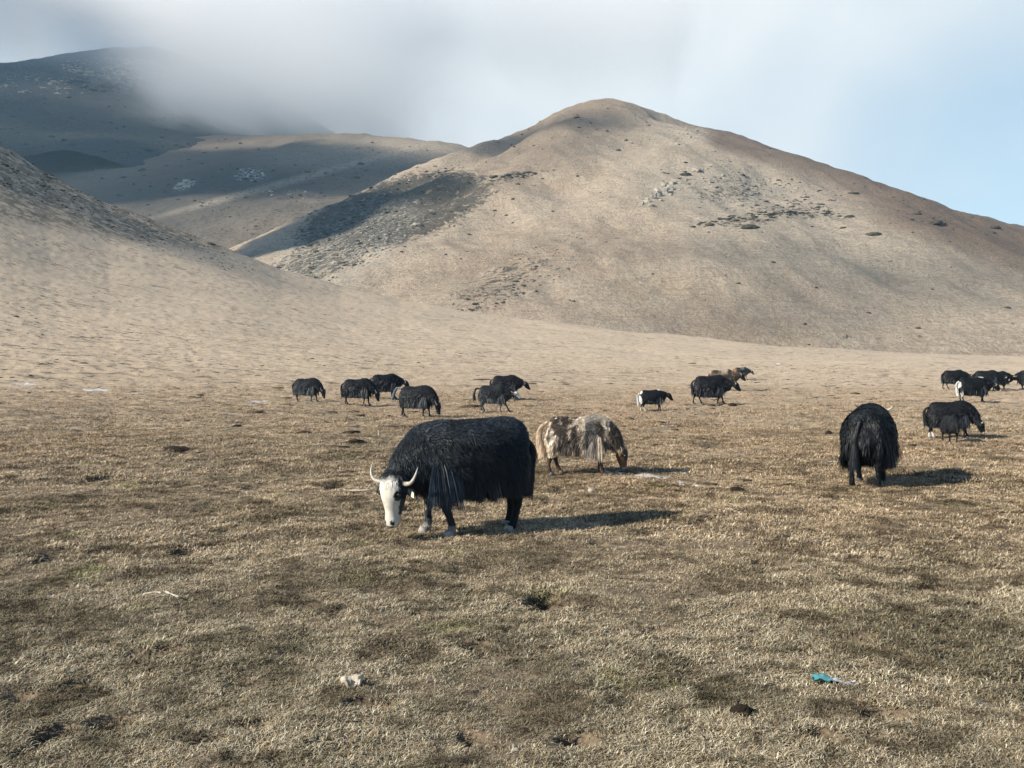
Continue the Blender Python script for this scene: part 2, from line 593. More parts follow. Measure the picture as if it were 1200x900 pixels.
FAR_CREST = [(-100, 205, 1150), (100, 180, 1120), (250, 166, 1080), (320, 163, 1050), (380, 163, 1030), (440, 167, 1000), (500, 173, 970), (560, 190, 940), (700, 240, 900)]
FAR_RIB = [(520, 176, 960), (440, 205, 880), (340, 235, 800), (250, 262, 740), (180, 290, 690)]
FAR_RIB2 = [(430, 168, 1000), (330, 190, 900), (230, 215, 820), (150, 240, 760)]
MTN_CREST = [(-500, 60, 2000), (-250, 90, 1900), (-60, 112, 1800), (20, 96, 1750), (80, 72, 1700), (140, 62, 1680), (215, 66, 1650), (250, 92, 1620), (290, 122, 1580), (330, 165, 1540), (370, 230, 1500), (430, 330, 1450)]
MTN_RIB = [(140, 64, 1680), (110, 110, 1500), (150, 160, 1300), (200, 200, 1120), (240, 230, 980)]
MTN_RIB2 = [(-60, 112, 1800), (-40, 160, 1500), (40, 210, 1250), (130, 250, 1050)]


def far_z(X, Y):
    wx = X + 30 * fbm(X / 120, Y / 120, 3, 91)
    wy = Y + 30 * fbm(X / 120, Y / 120, 3, 95)
    z = smax(np.array([crest_height(X, Y, FAR_CREST, 0.45, 30), crest_height(wx, wy, FAR_RIB, 0.42, 22),
                       crest_height(wx, wy, FAR_RIB2, 0.40, 25)]), 7.0)
    z = z + 5 * fbm(X / 70, Y / 70, 4, 101) + 1.4 * fbm(X / 14, Y / 14, 4, 105, 0.6)
    return np.maximum(z, -20)


def mtn_z(X, Y):
    wx = X + 50 * fbm(X / 200, Y / 200, 3, 111)
    wy = Y + 50 * fbm(X / 200, Y / 200, 3, 115)
    z = smax(np.array([crest_height(X, Y, MTN_CREST, 0.62, 30), crest_height(wx, wy, MTN_RIB, 0.45, 40),
                       crest_height(wx, wy, MTN_RIB2, 0.45, 40)]), 12.0)
    z = z + 12 * fbm(X / 120, Y / 120, 5, 121) + 2.5 * fbm(X / 18, Y / 18, 4, 125, 0.6)
    return np.maximum(z, -20)


def build_far():
    us = np.linspace(-350, 760, 330)
    ys = np.linspace(400, 1250, 200)
    U, Y = np.meshgrid(us, ys)
    X = (U - 600) / FPX * Y
    Z = far_z(X, Y)
    u, v = to_uv(X, Y, Z)
    brown = 0.45 + 0 * u
    painted_shade = 0.45 * blob(u, v, 250, 230, 200, 40, -15, .6) + 0.35 * blob(u, v, 420, 270, 150, 45, -25, .5)
    painted_shade = np.clip(painted_shade + .28 - .25 * blob(u, v, 430, 178, 110, 14, -4, .6), 0, .75)  # painted shade thins along the sunlit crest
    pale = blob(u, v, 420, 180, 110, 16, -4, .6) * .5 + blob(u, v, 330, 215, 130, 4, -15, .6) * .8  # sunlit crest band and stripe painted as paler turf
    grey = blob(u, v, 330, 270, 190, 45, -20, .6)  # cloud shade over the lower slope painted grey
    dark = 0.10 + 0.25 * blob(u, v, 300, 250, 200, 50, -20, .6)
    scree = blob(u, v, 218, 217, 14, 6, -20, .5) + blob(u, v, 295, 205, 20, 9, 0, .5)
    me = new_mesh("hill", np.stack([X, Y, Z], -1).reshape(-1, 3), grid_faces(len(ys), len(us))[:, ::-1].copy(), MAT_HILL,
                  attrs={k: ('F', a.ravel()) for k, a in dict(brown=brown, painted_shade=painted_shade, pale=pale, grey=grey, dark=dark, scree=scree).items()})
    link("far_hill", me, kind='structure')
    us = np.linspace(-700, 700, 330)
    ys = np.linspace(850, 2100, 180)
    U, Y = np.meshgrid(us, ys)
    X = (U - 600) / FPX * Y
    Z = mtn_z(X, Y)
    u, v = to_uv(X, Y, Z)
    brown = 0.6 + 0 * u
    painted_shade = 0.97 + 0 * u  # whole mountain coloured as lying in cloud shade
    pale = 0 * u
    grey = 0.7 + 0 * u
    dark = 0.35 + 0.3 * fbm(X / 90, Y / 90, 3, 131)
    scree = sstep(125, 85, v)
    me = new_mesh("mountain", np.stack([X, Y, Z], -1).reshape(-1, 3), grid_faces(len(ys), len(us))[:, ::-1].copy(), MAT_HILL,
                  attrs={k: ('F', a.ravel()) for k, a in dict(brown=brown, painted_shade=painted_shade, pale=pale, grey=grey, dark=dark, scree=scree).items()})
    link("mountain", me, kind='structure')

build_far()
# ------------------------------------------------------------------ clouds and air
def volume_material(name, density, color=(1, 1, 1), g=0.0):
    m = bpy.data.materials.new(name)
    m.use_nodes = True
    t = NT(m.node_tree); t.n.clear()
    out = t.node("ShaderNodeOutputMaterial")
    pv = t.node("ShaderNodeVolumePrincipled")
    pv.inputs['Color'].default_value = (*color, 1)
    pv.inputs['Anisotropy'].default_value = g
    pv.inputs['Density'].default_value = density
    t.l.new(pv.outputs[0], out.inputs['Volume'])
    return m, t, pv


def ico(sub=3):
    import bmesh
    bm = bmesh.new()
    bmesh.ops.create_icosphere(bm, subdivisions=sub, radius=1.0)
    v = np.array([p.co[:] for p in bm.verts]); f = np.array([[q.index for q in fc.verts] for fc in bm.faces])
    bm.free()
    return v, f


def shade_cloud(u, v, d, rx, ry, rz, tau, s, seed, tilt=0.0):
    """an unseen ragged cloud added s metres up the sunbeam from a place on the hills, so it shades that place"""
    P = Vector(((u - 600) / FPX * d, d, CAM_H + (HORIZON - v) / FPX * d))
    c = P + SUN_VEC * s  # out of view, added so its shadow falls on the chosen slope
    R3 = np.array([rx, ry, rz]) * 1.45
    vs, fs = ico(3)
    me = new_mesh("cloud", vs * R3, fs)  # unseen cloud, added only to shade the slope
    m, t, pv = volume_material("shade_cloud_vapour", 0.0, (1, 1, 1), 0.0)
    oc = t.node("ShaderNodeTexCoord").outputs['Object']
    q = t.scale(oc, tuple(1 / R3))
    r = t.vmath('LENGTH', q, out=1)
    nz = t.noise(t.vmath('ADD', q, (seed * 3.7, 0, 0)), 2.3, 3, 0.6)
    rr = t.math('ADD', r, t.math('MULTIPLY', t.math('SUBTRACT', nz, 0.5), 1.1))
    body = t.math('MULTIPLY', t.ramp(rr, 0.95, 0.15), t.ramp(r, 1.0, 0.8))
    t.l.new(t.math('MULTIPLY', body, tau / (1.3 * min(ry, rx))), pv.inputs['Density'])
    me.materials.append(m)
    o = link("cloud", me, kind='stuff', label="ragged cloud added out of view to shade the slopes", cat="cloud", group="unseen clouds added to shade the slopes")
    o.location = c
    o.rotation_euler = (0, rad(tilt), 0)
    return o


shade_cloud(440, 252, 490, 80, 50, 28, 5.0, 520, 1, 12)
shade_cloud(352, 292, 445, 66, 40, 26, 4.5, 520, 2, 25)
shade_cloud(630, 172, 585, 85, 50, 18, 2.0, 620, 3, 8)
shade_cloud(985, 352, 320, 80, 40, 6, 0.9, 420, 4, 0)
shade_cloud(300, 255, 830, 270, 150, 95, 6.0, 900, 5, 10)
shade_cloud(130, 220, 1100, 380, 170, 80, 3.0, 1100, 9, 0)
shade_cloud(40, 120, 1550, 600, 360, 330, 9.5, 1400, 7, 0)
shade_cloud(110, 268, 195, 44, 22, 5, 1.5, 260, 8, 14)


def build_mist():
    """low cloud that hides the head of the valley and the tops on the left"""
    x0, x1, y0, y1, z0, z1 = -1150.0, 250.0, 1000.0, 1440.0, 215.0, 640.0
    vs = np.array([(x, y, z) for x in (x0, x1) for y in (y0, y1) for z in (z0, z1)])
    fs = [(0, 1, 3, 2), (4, 6, 7, 5), (0, 4, 5, 1), (2, 3, 7, 6), (0, 2, 6, 4), (1, 5, 7, 3)]
    me = new_mesh("low_cloud", vs, fs, smooth=False)
    m, t, pv = volume_material("low_cloud_vapour", 0.0, (1, 1, 1), 0.0)
    pos = t.node("ShaderNodeNewGeometry").outputs['Position']
    sp = t.node("ShaderNodeSeparateXYZ"); t.l.new(pos, sp.inputs[0])
    nz = t.noise(t.scale(pos, (1, 1, 1.4)), 0.0036, 6, 0.58, 0.5)
    nv = t.math('SUBTRACT', nz, 0.5)
    # bank: thick east of the valley head, thin over the summit
    xw = t.math('ADD', sp.outputs[0], t.math('MULTIPLY', nv, 620.0))
    zw = t.math('ADD', sp.outputs[2], t.math('MULTIPLY', nv, 330.0))
    east = t.ramp(xw, -600, -390)
    base = t.ramp(zw, 240, 350)
    bank = t.math('MULTIPLY', east, base)
    bank = t.math('MULTIPLY', bank, t.ramp(xw, -40, -320))
    veil = t.math('MULTIPLY', t.ramp(zw, 400, 520), 0.24)
    puffs = t.math('MULTIPLY', t.ramp(nz, 0.50, 0.66), t.ramp(sp.outputs[2], 360, 480))
    veil = t.math('ADD', veil, t.math('MULTIPLY', puffs, 0.18))
    d = t.math('ADD', bank, veil)
    edge = t.math('MULTIPLY', t.ramp(sp.outputs[1], y0, y0 + 160), t.ramp(sp.outputs[1], y1, y1 - 160))
    edge = t.math('MULTIPLY', edge, t.ramp(sp.outputs[2], z1, z1 - 120))
    edge = t.math('MULTIPLY', edge, t.ramp(sp.outputs[0], x0, x0 + 150))
    t.l.new(t.math('MULTIPLY', t.math('MULTIPLY', d, edge), 0.0135), pv.inputs['Density'])
    me.materials.append(m)
    link("low_cloud", me, kind='stuff', label="pale low cloud bank hiding the valley head and mountain tops", cat="cloud")

build_mist()

def build_haze():
    x0, x1, y0, y1, z0, z1 = -2300.0, 2300.0, -300.0, 2250.0, -40.0, 640.0
    vs = np.array([(x, y, z) for x in (x0, x1) for y in (y0, y1) for z in (z0, z1)])
    fs = [(0, 1, 3, 2), (4, 6, 7, 5), (0, 4, 5, 1), (2, 3, 7, 6), (0, 2, 6, 4), (1, 5, 7, 3)]
    me = new_mesh("haze", vs, fs, smooth=False)
    m, t, pv = volume_material("air", 0.00013, (0.40, 0.74, 1.0), 0.0)
    me.materials.append(m)
    link("haze", me, kind='stuff', label="thin blue haze in the air of the valley", cat="haze")

build_haze()
# ------------------------------------------------------------------ yaks
def hair_material(name, rough=0.55, spec=0.35):
    m, t, p, out = material(name)
    t.l.new(t.attr("Col", 'Color'), p.inputs['Base Color'])
    p.inputs['Roughness'].default_value = rough
    p.inputs['Specular IOR Level'].default_value = spec
    return m

MAT_SKIN = hair_material("yak_skin", 0.7, 0.2)
MAT_HAIR = hair_material("yak_hair", 0.5, 0.28)


def plain_material(name, col, col2=None, scale=30.0, rough=0.6, spec=0.4, bump=0.0):
    m, t, p, out = material(name)
    if col2 is None: col2 = tuple(c * 0.7 for c in col)
    tcn = t.node("ShaderNodeTexCoord").outputs['Object']
    n = t.noise(tcn, scale, 4, 0.6)
    t.l.new(t.mix(t.ramp(n, 0.35, 0.65), col2, col), p.inputs['Base Color'])
    p.inputs['Roughness'].default_value = rough
    p.inputs['Specular IOR Level'].default_value = spec
    if bump:
        t.l.new(t.bump(n, 0.7, bump), p.inputs['Normal'])
    return m

MAT_HORN = plain_material("pale_horn", (0.50, 0.46, 0.38), (0.36, 0.33, 0.27), 25, 0.45, 0.4)
MAT_HORN_DARK = plain_material("grey_horn", (0.22, 0.20, 0.17), (0.10, 0.09, 0.08), 25, 0.45, 0.4)
MAT_HOOF = plain_material("hoof_horn", (0.09, 0.08, 0.07), None, 40, 0.5)
MAT_EYE = plain_material("wet_eye", (0.008, 0.007, 0.006), (0.004, 0.004, 0.004), 10, 0.08, 0.8)
MAT_TAG = plain_material("tag_plastic", (0.70, 0.70, 0.45), (0.62, 0.62, 0.38), 10, 0.4)
MAT_NOSE = plain_material("nose_skin", (0.03, 0.028, 0.028), None, 60, 0.35)


def loft(secs, lat=(0, 1, 0), n=16):
    """closed tube through (centre, half-width, half-height) sections"""
    C = np.array([s[0] for s in secs], float)
    ra = np.array([s[1] for s in secs]); rb = np.array([s[2] for s in secs])
    T = np.gradient(C, axis=0)
    T /= np.linalg.norm(T, axis=1)[:, None] + 1e-9
    lat = np.array(lat, float)
    L = lat[None, :] - (T @ lat)[:, None] * T
    L /= np.linalg.norm(L, axis=1)[:, None] + 1e-9
    B = np.cross(T, L)
    a = np.linspace(0, 2 * math.pi, n, endpoint=False)
    V = C[:, None, :] + ra[:, None, None] * np.cos(a)[None, :, None] * L[:, None, :] + rb[:, None, None] * np.sin(a)[None, :, None] * B[:, None, :]
    V = V.reshape(-1, 3)
    F = [tuple(q) for q in grid_faces(len(secs), n, wrap=True)]
    base = len(V)
    V = np.vstack([V, C[0], C[-1]])
    for k in range(n):
        F.append((base, (k + 1) % n, k))
        F.append((base + 1, (len(secs) - 1) * n + k, (len(secs) - 1) * n + (k + 1) % n))
    return V, F


def join(parts):
    V, F, o = [], [], 0
    for v, f in parts:
        V.append(v); F += [tuple(i + o for i in q) for q in f]; o += len(v)
    return np.vstack(V), F


def densesecs(secs, n=3):
    P = np.array([list(s[0]) + [s[1], s[2]] for s in secs], float)
    Q = densify(P, n)
    return [(q[:3], max(q[3], .004), max(q[4], .004)) for q in Q]


def remeshed(V, F, voxel, smooth):
    me = bpy.data.meshes.new("tmp")
    me.from_pydata([tuple(map(float, v)) for v in V], [], F)
    o = bpy.data.objects.new("tmp", me)
    COL.objects.link(o)
    r = o.modifiers.new("r", 'REMESH'); r.mode = 'VOXEL'; r.voxel_size = voxel; r.adaptivity = 0
    s = o.modifiers.new("s", 'SMOOTH'); s.factor = 0.5; s.iterations = smooth
    dg = bpy.context.evaluated_depsgraph_get()
    ev = o.evaluated_get(dg)
    m2 = bpy.data.meshes.new_from_object(ev, depsgraph=dg)
    n = len(m2.vertices)
    v = np.empty(n * 3, np.float32); m2.vertices.foreach_get("co", v)
    q = np.array([list(p.vertices) if len(p.vertices) == 4 else list(p.vertices) + [p.vertices[-1]] for p in m2.polygons])
    bpy.data.objects.remove(o); bpy.data.meshes.remove(me); bpy.data.meshes.remove(m2)
    return v.reshape(-1, 3).astype(float), q


def unit(v):
    v = np.asarray(v, float)
    return v / (np.linalg.norm(v, axis=-1, keepdims=True) + 1e-9)


def yak_shape(o):
    """lofted trunk, neck, head, legs of a yak of 1.42 m; x forward, y left. o = pose options"""
    hump = o.get('hump', 0.0)
    poll = np.array(o['poll'], float)          # top of head
    A = unit(o['axis'])                        # poll to muzzle
    Lr = unit(np.array(o.get('lat', (0, 1, 0)), float) - A * np.dot(A, o.get('lat', (0, 1, 0))))
    Fn = unit(np.cross(A, Lr))                 # forehead direction
    hs = o.get('head', 1.0)
    w = o.get('wide', 1.0)
    ru = o.get('rump', 0.0)
    trunk = [((-.90, 0, .98), .08, .12), ((-.86, 0, .97), .20 * w, .28), ((-.72, 0, .955 + ru), .29 * w, .40), ((-.50, 0, .93 + ru), .34 * w, .43),
             ((-.22, 0, .91 + ru), .37 * w, .435), ((.08, 0, .925 + hump * .3 + ru * .6), .36 * w, .445), ((.34, 0, .96 + hump), .31 * w, .46), ((.52, 0, .95 + hump * .6), .26 * w, .42)]
    c0, c1 = np.array((.52, 0, .95 + hump * .6)), poll - A * .04 - Fn * .08
    mid = np.array((.86, 0, c0[2] * .55 + c1[2] * .45 + .06))
    mid = o.get('mid', mid)
    for t, a, b in ((.25, .215, .335), (.5, .17, .26), (.75, .135, .195), (1.0, .10, .13)):
        p = (1 - t) ** 2 * c0 + 2 * t * (1 - t) * np.array(mid) + t * t * c1
        trunk.append((p, a * w, b))
    hd = [(-.07, 0, .08, .08), (-.02, -.01, .125, .12), (.05, -.005, .145, .145), (.12, -.01, .150, .155), (.18, -.02, .138, .152), (.25, -.035, .110, .135),
          (.32, -.045, .086, .115), (.38, -.045, .078, .098), (.43, -.042, .083, .088), (.475, -.038, .070, .068), (.50, -.036, .04, .04)]
    head = [(poll + hs * (A * t + Fn * f), hs * a, hs * b) for t, f, a, b in hd]
    parts = [loft(densesecs(trunk, 3)), loft(densesecs(head, 2), lat=Lr)]
    # brow, ears
    ears = []
    for s in (-1, 1):
        e0 = poll + hs * (A * .075 + Lr * s * .10 - Fn * .03)
        e1 = poll + hs * (A * .125 + Lr * s * .20 - Fn * .05)
        e2 = poll + hs * (A * .165 + Lr * s * .275 - Fn * .05)
        parts.append(loft([(e0, .03 * hs, .03 * hs), (e1, .052 * hs, .022 * hs), ((e1 + e2) / 2, .045 * hs, .02 * hs), (e2, .012 * hs, .01 * hs)], lat=A, n=8))
        ears.append((e1, e2))
        b0 = poll + hs * (A * .14 + Lr * s * .095 + Fn * .06)
        parts.append(loft([(b0 - A * .05, .02, .02), (b0, .04 * hs, .035 * hs), (b0 + A * .05, .02, .02)], lat=Lr, n=8))
    feet = []
    dz = o.get('legs', [0.0, 0.0, 0.0, 0.0])     # front left, front right, hind left, hind right
    for i, (s, front) in enumerate(((1, True), (-1, True), (1, False), (-1, False))):
        d = dz[i]; y = .17 * s * w
        if front:
            L = [((.36, y * 1.05, .98), .12, .17), ((.38, y * 1.1, .78), .115, .16), ((.38 + d * .1, y * 1.05, .60), .085, .115), ((.40 + d * .3, y, .46), .06, .078),
                 ((.42 + d * .55, y, .36), .056, .062), ((.42 + d * .75, y, .24), .043, .048), ((.42 + d * .9, y, .13), .047, .052), ((.45 + d, y, .06), .052, .06), ((.47 + d, y, .035), .055, .066)]
            fx = .47 + d
        else:
            L = [((-.66, y * 1.0, .98), .14, .22), ((-.64, y * 1.15, .80), .15, .23), ((-.62 + d * .15, y * 1.15, .64), .12, .17), ((-.68 + d * .3, y * 1.05, .50), .078, .10),
                 ((-.76 + d * .5, y, .39), .056, .072), ((-.75 + d * .7, y, .25), .043, .048), ((-.73 + d * .9, y, .13), .047, .052), ((-.70 + d, y, .06), .052, .06), ((-.68 + d, y, .035), .055, .066)]
            fx = -.68 + d
        parts.append(loft(densesecs(L, 2), n=12))
        feet.append((fx, y))
    info = dict(poll=poll, A=A, L=Lr, F=Fn, hs=hs, ears=ears, feet=feet, w=w, dz=dz)
    return parts, info


def head_coords(P, I):
    d = P - I['poll']
    return (d @ I['A']) / I['hs'], (d @ I['L']) / I['hs'], (d @ I['F']) / I['hs']


def is_head(P, I):
    a, l, f = head_coords(P, I)
    return (a > -0.02) & (a < .56) & (np.abs(l) < .31) & (np.abs(f) < .20)


def ribbons(P0, Ddir, Lat, length, width, col0, col1, sag, npt=4):
    """tapered hair ribbons that start along Ddir and sag towards the ground"""
    n = len(P0)
    pts = [P0]
    d = Ddir.copy()
    g = np.array([0, 0, -1.0])
    seg = length[:, None] / (npt - 1)
    for k in range(npt - 1):
        pts.append(pts[-1] + d * seg)
        d = unit(d + g * sag[:, None])
    V = []
    Cc = []
    for k in range(npt - 1):
        wv = width[:, None] * (1.0 if k == 0 else (0.95 if k == 1 else 0.7))
        V += [pts[k] - Lat * wv * .5, pts[k] + Lat * wv * .5]
        t = k / (npt - 1)
        Cc += [col0 * (1 - t) + col1 * t] * 2
    V.append(pts[-1]); Cc.append(col1)
    m = 2 * (npt - 1) + 1
    VV = np.stack(V, 1).reshape(-1, 3); CC = np.stack(Cc, 1).reshape(-1, 3)
    base = (np.arange(n) * m)[:, None]
    tris = []
    for k in range(npt - 2):
        a = 2 * k
        tris += [[a, a + 1, a + 3], [a, a + 3, a + 2]]
    a = 2 * (npt - 2)
    tris.append([a, a + 1, a + 2])
    F = (base[:, None, :] + np.array(tris)[None]).reshape(-1, 3)
    return VV, F, CC


def default_len(P, N, I, o):
    """hair length over the body"""
    x, y, z = P.T
    L = np.interp(z, [.40, .48, .56, .70, .85, 1.05, 1.3], [.06, .18, .30, .24, .12, .07, .055])
    L = L * (1 + .35 * (fbm(x * 7, z * 7 + y * 5, 2, 301)))
    # legs below the skirt
    leg = z < .44
    L = np.where(leg, .035, L)
    # thighs and rump: shorter between stifle and hock
    L = np.where((z < .62) & (x < -.5) & (z >= .44), L * .55, L)
    # shoulder tassel
    tas = np.exp(-(((x - .36) / .16) ** 2 + ((z - .62) / .16) ** 2)) * (np.abs(y) > .10)
    L = L + o.get('tassel', .18) * tas
    # neck
    neck = (x > .62)
    L = np.where(neck & ~is_head(P, I), np.minimum(L, .14), L)
    hd = is_head(P, I)
    a, l, f = head_coords(P, I)
    Lh = np.where(a < .10, .055, .012)
    L = np.where(hd, Lh, L)
    return np.maximum(L, .006)


def lum_jitter(n, amt=.35):
    return np.exp(RNG.normal(0, amt, n))[:, None]


def make_yak(o):
    parts, I = yak_shape(o)
    V, F = join(parts)
    px = o['px_m']                              # photo pixels per metre, sets the fineness
    voxel = float(np.clip(1.6 / px, .016, .05))
    V, F = remeshed(V, F, voxel, 3 if voxel < .03 else 2)
    # gentle lumps of the coat
    cf = o['colour']
    # normals
    e1 = V[F[:, 1]] - V[F[:, 0]]; e2 = V[F[:, 2]] - V[F[:, 0]]
    fn = np.cross(e1, e2)
    if fn[:, 0].size and np.sum(fn * (V[F].mean(1) - np.array([0, 0, .9]))) < 0: fn = -fn
    vn = np.zeros_like(V)
    for k in range(4): np.add.at(vn, F[:, k], fn)
    vn = unit(vn)
    body = V.copy()
    col = cf(V, vn, I)
    area = .5 * np.linalg.norm(np.cross(V[F[:, 2]] - V[F[:, 0]], V[F[:, 3]] - V[F[:, 1]]), axis=1)

    x0, y0 = o['at']
    g = ghit(x0, y0)
    root = bpy.data.objects.new("yak", None)
    COL.objects.link(root)
    root.empty_display_size = .3
    S = o['size']
    root.location = g
    root.rotation_euler = (0, 0, rad(o['yaw']))
    root.scale = (S * .92, S, S)
    root['label'] = o['label']; root['category'] = 'yak'; root['group'] = 'yaks grazing on the plain'
    # feet follow the uneven ground a little
    bm_ = new_mesh("yak_body", body, F, MAT_SKIN, attrs={"Col": ('COLOR', col * .8)})
    link("body", bm_, root)
    # coat
    n = int(o.get('hairs', 3000))
    p = area * (.35 + 1.0)
    fc = V[F].mean(1)
    nleg = fc[:, 2] < .42
    p = np.where(nleg, p * .5, p)
    hdm = is_head(fc, I)
    p = np.where(hdm, p * 1.3, p)
    idx = RNG.choice(len(F), n, p=p / p.sum())
    a, b = RNG.random(n)[:, None], RNG.random(n)[:, None]
    q = F[idx]
    P = (V[q[:, 0]] * (1 - a) + V[q[:, 1]] * a) * (1 - b) + (V[q[:, 3]] * (1 - a) + V[q[:, 2]] * a) * b
    N = unit(vn[q].mean(1))
    Ln = default_len(P, N, I, o) * (0.75 + .5 * RNG.random(n)) * o.get('hairlen', 1.0)
    floor = o.get('hem', .33) + .10 * RNG.random(n) ** 2
    room = P[:, 2] - floor
    Ln = np.where((P[:, 2] > .45), np.minimum(Ln, np.maximum(room, .04)), Ln)
    # flow: back and down
    flow = np.stack([-.45 * np.ones(n), .0 * np.ones(n), -.8 * np.ones(n)], 1)
    top = P[:, 2] > 1.15
    flow[top] = np.array([-.9, 0, -.2])
    nk = (P[:, 0] > .55)
    flow[nk] = np.array([-.35, 0, -.95])
    hm = is_head(P, I)
    flow[hm] = I['A']
    flow = flow + RNG.normal(0, .22, (n, 3))
    sw = o.get('swirl', .5)
    flow = flow + sw * np.stack([fbm(P[:, 0] * 6, P[:, 2] * 6, 3, 311), .6 * fbm(P[:, 0] * 7, P[:, 2] * 5, 3, 312), fbm(P[:, 0] * 6 + 9, P[:, 2] * 6, 3, 313)], 1) * (~hm)[:, None]
    tan = flow - N * np.sum(flow * N, 1)[:, None]
    lift = np.where(hm, .22, .42)[:, None] * (0.7 + .6 * RNG.random(n))[:, None]
    D0 = unit(unit(tan) + N * lift)
    # clumps pull the hair into locks
    ng = max(40, int(min(n, 60000) / 16))
    gi = RNG.choice(n, ng, replace=False)
    best = np.zeros(n, int)
    for s in range(0, n, 4000):
        dd = ((P[s:s + 4000, None, :] - P[gi][None]) ** 2).sum(2)
        best[s:s + 4000] = np.argmin(dd, 1)
    gP = P[gi][best]
    pull = (gP - P)
    pull = pull * (np.linalg.norm(pull, axis=1) < .14)[:, None]
    D0 = unit(D0 + pull / np.maximum(Ln, .05)[:, None] * .45 * (~hm)[:, None] * (Ln > .05)[:, None] + .0)
    D0 = unit(D0 + D0[gi][best] * .55 * (~hm)[:, None])
    c0 = cf(P, N, I)
    clj = np.exp(RNG.normal(0, o.get('lock', .25), ng))[best][:, None]
    c0 = c0 * lum_jitter(n, o.get('jit', .3)) * clj
    c1 = c0 * o.get('tip', 1.5)
    Lt = np.cross(D0, N) + RNG.normal(0, .35, (n, 3))
    Lt = unit(Lt - D0 * np.sum(Lt * D0, 1)[:, None])
    wd = np.full(n, max(.0045, o.get('hw', .62) / px)) * (0.7 + .6 * RNG.random(n))
    wd = np.where(hm, wd * .7, wd)
    sag = np.where(hm, .05, np.clip(Ln * 3.2, .1, .9))
    HV, HF, HC = ribbons(P - N * .006, D0, Lt, Ln, wd, c0, c1, sag)
    # a fringe of long skirt hair along the flanks, the belly and the chest
    ns = int(n * .22)
    t = RNG.random(ns)
    sx = -.78 + t * 1.25
    side = np.where(RNG.random(ns) < .5, -1, 1)
    depth = RNG.random(ns)
    w = I['w']
    sy = side * w * np.interp(sx, [-.8, -.3, .3, .5], [.25, .34, .30, .22]) * (1.0 - .55 * depth ** 2)
    sz = .60 + .16 * RNG.random(ns) - .10 * depth
    PP = np.stack([sx, sy, sz], 1)
    hem = o.get('hem', .33) + .03 * np.sin(sx * 9 + 2 * side) + .12 * fbm(sx * 11 + side * 5, side * 3.0, 3, 78) + .10 * RNG.random(ns)
    hem = hem + .06 * sstep(-.45, -.75, sx)
    LL = np.maximum(sz - hem, .05)
    DD = unit(np.stack([RNG.normal(-.12, .16, ns), side * .10 + RNG.normal(0, .12, ns), -1 + 0 * sx], 1))
    c0 = cf(PP, np.stack([0 * sx, side, 0 * sx], 1), I) * lum_jitter(ns, .3) * np.exp(.5 * fbm(sx * 14, side * 3.0, 2, 77))[:, None]
    LA = unit(np.cross(DD, np.stack([0 * sx, side + 0.0, 0 * sx], 1)) + RNG.normal(0, .3, (ns, 3)))
    a2 = ribbons(PP, DD, LA, LL, np.full(ns, max(.006, .8 / px)), c0, c0 * o.get('tip', 1.5), np.full(ns, .2))
    HF = np.vstack([HF, a2[1] + len(HV)]); HV = np.vstack([HV, a2[0]]); HC = np.vstack([HC, a2[2]])
    # shoulder tassel
    nt = int(n * o.get('tas_n', .05))
    side = np.where(RNG.random(nt) < .5, -1, 1)
    th = RNG.random(nt)
    th = th + .6 * (np.round(th * 14) / 14 - th)
    PP = np.stack([.22 + .30 * th, side * (.27 * w + .02 * RNG.random(nt)), .72 + .10 * np.sin(th * math.pi) + .14 * RNG.random(nt)], 1)
    LL = (PP[:, 2] - o.get('tashem', .30)) * (.50 + .55 * RNG.random(nt))
    DD = unit(np.stack([(th - .6) * .5 + RNG.normal(0, .1, nt), side * .38 + RNG.normal(0, .1, nt), -1 + 0 * th], 1))
    c0 = cf(PP, np.stack([0 * th, side, 0 * th], 1), I) * lum_jitter(nt, .45) * np.exp(.9 * fbm(th * 30, side * 2.0, 2, 79))[:, None] * o.get('tascol', 1.6)
    LA = unit(np.cross(DD, np.stack([0 * th, side + 0.0, 0 * th], 1)) + RNG.normal(0, .25, (nt, 3)))
    a2 = ribbons(PP, DD, LA, LL, np.full(nt, max(.007, .8 / px)), c0, c0 * 1.1, np.full(nt, .35))
    HF = np.vstack([HF, a2[1] + len(HV)]); HV = np.vstack([HV, a2[0]]); HC = np.vstack([HC, a2[2]])
    link("coat", new_mesh("yak_coat", HV, HF, MAT_HAIR, smooth=False, attrs={"Col": ('COLOR', np.clip(HC, 0, 1))}), root)
    # tail
    nt = int(n * o.get('tail_n', .10))
    tp = np.array(o.get('tail', [(-.88, 0, 1.16), (-.99, 0, 1.05), (-1.00, 0, .85), (-.97, 0, .62)]), float)
    Q = densify(tp, 6)
    core = loft([(q, .035 - .02 * i / len(Q), .035 - .02 * i / len(Q)) for i, q in enumerate(Q)], n=8)
    k = (RNG.random(nt) ** .8 * (len(Q) - 2)).astype(int)
    d = unit(Q[np.minimum(k + 1, len(Q) - 1)] - Q[k])
    dirn = unit(RNG.normal(0, 1, (nt, 3)))
    dirn = unit(dirn - d * np.sum(dirn * d, 1)[:, None])
    fl = k / len(Q)
    PP = Q[k] + dirn * (.02 + .0 * fl)[:, None]
    DD = unit(d + dirn * (.12 + .22 * fl)[:, None])
    LL = np.interp(fl, [0, .3, 1], [.10, .28, .40]) * (.6 + .5 * RNG.random(nt)) * o.get('taillen', 1.0)
    tb = o.get('tailcol')
    c0 = (cf(PP, dirn, I) if tb is None else np.tile(np.array(tb), (nt, 1))) * lum_jitter(nt, .35)
    LA = unit(np.cross(DD, dirn) + RNG.normal(0, .3, (nt, 3)))
    a2 = ribbons(PP, DD, LA, LL, np.full(nt, max(.006, .8 / px)), c0, c0 * o.get('tip', 1.5), np.full(nt, .45))
